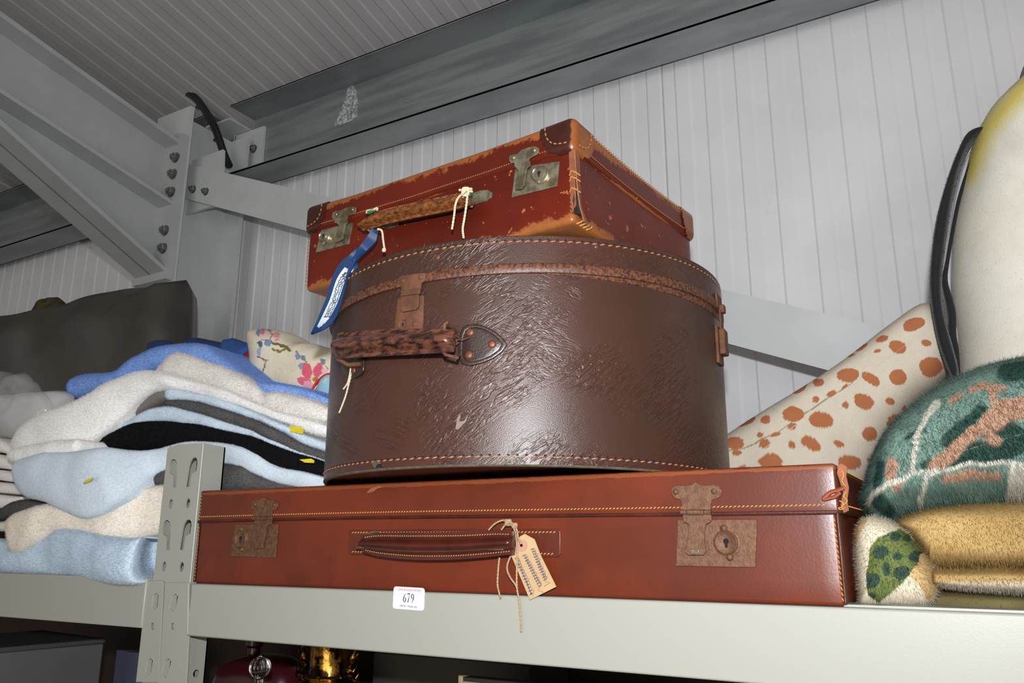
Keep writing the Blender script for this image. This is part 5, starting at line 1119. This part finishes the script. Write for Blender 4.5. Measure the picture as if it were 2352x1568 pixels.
# grey box at the left
a, b_ = P(-60, 1492, Z=-.150), P(243, 1465, Z=-.150); d = (b_-a).normalized(); nb = Vector((-d.y, d.x, 0))
greyb = mat('dark_grey_board', S(96,97,98), .45, col2=S(84,85,87), nscale=4)
bx = thing('storage_box', 'dark grey storage box with a thin lid under the left bay', 'box', (a.x, a.y, ZLOW), Matrix((d, nb, Vector((0, 0, 1)))).transposed())
L = (b_-a).length; hz = a.z-ZLOW
m = LM(); m.box((0, 0, 0), (L-.002, .22, hz-.008)).build('carton', greyb, bx, bev=.002); m = LM(); m.box((-.002, -.002, hz-.008), (L, .222, hz)).build('lid', mat('lid_grey', S(64,64,66), .6), bx, bev=.002)
p = P(268, 1492, Y=1.0); q = P(330, 1500, Y=1.0)
bx = thing('folding_screen', 'blue-grey folding screen standing behind the shelf bracket', 'screen', (p.x, 1.0, ZLOW))
pm = mat('blue_grey_panel', S(92,98,120), .6)
MB().box((p.x, 1.0, ZLOW), (p.x+.035, 1.02, p.z)).build('leaf', pm, bx, bev=.001); MB().box((p.x+.037, .995, ZLOW), (q.x+.06, 1.02, p.z)).build('leaf', pm, bx, bev=.001)
# dark red vessel, decanter, gilt vase, frame
redm = mat('dark_red_glaze', S(58,16,22), .25, coat=.4, col2=S(64,16,24), nscale=8)
m = blob([(500,1700),(506,1580),(516,1540),(535,1512),(570,1500),(600,1497),(640,1500),(672,1512),(694,1540),(702,1600),(700,1700)], .98, .05, n=100, rings=14, e=.5)
rv = thing('red_pot', 'dark red glazed pot with a small lid knob under the shelf', 'pot', (P(600, 1560, Y=.98).x, .98, ZLOW))
soft(m, 'bowl', redm, rv); MB().lathe([(.010, -.01), (.010, .006), (.014, .010), (.013, .018), (.004, .022), (.0001, .022)], 24, Matrix.Translation(P(583, 1496, Y=.98))).build('knob', redm, rv)
MB().lathe([(.05, 0), (.055, .01), (.05, .1), (.045, P(600, 1700, Y=.98).z-ZLOW+.02)], 40, Matrix.Translation((P(600, 1560, Y=.98).x, .98, ZLOW))).build('foot', redm, rv)
glass = mat('cut_glass', (.95, .97, 1), .02, trans=1, spec=.8)
c = P(597, 1532, Y=.80); rg = .0128
dec = thing('decanter', 'glass decanter with a fluted pointed stopper under the shelf', 'decanter', (c.x, c.y, ZLOW))
rows = []
for j in range(26):
    t = j/25; z = lerp(-.021, .0165, t); k = 1-min(1, abs(z/.0135)**2.2); r = rg*math.sqrt(max(k, 0)) if abs(z) < .0125 else .0
    base = .0052 if z < -.008 else 0; r = max(r, base, .0075*max(0, (.0165-z)/.012) if z > .006 else 0)
    rows.append([(c.x+r*(1+.09*abs(math.sin(5*a)) *(1 if abs(z) < .010 else 0))*math.cos(a), c.y+r*(1+.09*abs(math.sin(5*a))*(1 if abs(z) < .010 else 0))*math.sin(a), c.z+z) for a in [2*PI*i/80 for i in range(80)]])
m = MB(); m.grid(rows, closed=True); m.f += [tuple(range(80)), tuple(range(len(m.v)-80, len(m.v)))[::-1]]; m.build('stopper', glass, dec, smooth=40)
zt = c.z-.021-ZLOW
MB().lathe([(.045, 0), (.050, .005), (.052, .06), (.048, .13), (.022, .20), (.013, .24), (.0125, zt-.02), (.021, zt-.006), (.020, zt), (.0001, zt)], 40, Matrix.Translation((c.x, c.y, ZLOW))).build('bottle', glass, dec, smooth=50)
gold = mat('gilt', S(190,140,60), .22, 1, col2=S(40,26,18), nscale=55, namt=1.6, bump=.5, bscale=150)
c = P(757, 1540, Y=.92); zt = c.z-ZLOW
va = thing('gilt_vase', 'ornate gilt vase neck with leafy handles under the shelf', 'vase', (c.x, c.y, ZLOW))
MB().lathe([(.04, 0), (.055, .01), (.03, .05), (.075, .16), (.09, .25), (.075, zt-.06), (.045, zt-.016), (.031, zt-.009), (.0285, zt+.004), (.028, zt+.03), (.032, zt+.05), (.035, zt+.055), (.030, zt+.055), (.026, zt+.03), (.0001, zt-.01)], 48, Matrix.Translation((c.x, c.y, ZLOW))).build('body', gold, va, smooth=50)
MB().lathe([(.0315, -.0035), (.0335, 0), (.0315, .0035)], 40, Matrix.Translation((c.x, c.y, c.z-.0065)), capb=False, capt=False).build('collar', mat('bright_gilt', S(214,170,90), .15, 1), va)
for s in (1, -1):
    hd = MB(); pts = cat([(s*.034, .050), (s*.048, .040), (s*.046, .018), (s*.040, .006), (s*.050, -.006), (s*.040, -.016)], 30)
    hd.tube([(c.x+x, c.y-.004, c.z+z) for x, z in pts], [.004-.0015*math.sin(i) for i in range(30)], 8)
    o = hd.build('handle', gold, va)
    for i in range(6):
        x, z = pts[4+i*4]; MB().tube([(c.x+x-s*.002, c.y-.006, c.z+z), (c.x+x+s*.006, c.y-.008, c.z+z+.003), (c.x+x+s*.010, c.y-.006, c.z+z+.010)], [.0022, .0018, .0005], 6).build('leaf', gold, o)
p0 = P(1052, 1550, Y=.84)
fr_ = thing('picture_frame', 'dark picture frame with a gilt corner under the right bay', 'frame', (p0.x, .84, ZLOW))
MB().box((p0.x, .84, ZLOW), (p0.x+.006, .86, p0.z)).build('stile', mat('pale_gilt_wood', S(150,136,108), .5), fr_, bev=.001)
MB().box((p0.x+.006, .842, ZLOW), (p0.x+.3, .858, p0.z-.002)).build('board', mat('dark_board', S(34,28,26), .6), fr_); MB().box((p0.x+.006, .84, p0.z-.008), (p0.x+.3, .842, p0.z-.006)).build('rail', mat('gilt_line', S(140,124,92), .4), fr_)
q0 = P(893, 1512, Y=1.02); 
sb = thing('cardboard_box', 'plain dark grey carton standing behind the gilt vase', 'box', (q0.x+.08, 1.05, ZLOW))
MB().box((q0.x-.03, 1.02, ZLOW), (q0.x+.24, 1.14, P(893, 1500, Y=1.02).z)).build('carton', mat('drab_carton', S(60,56,50), .8), sb, bev=.002)
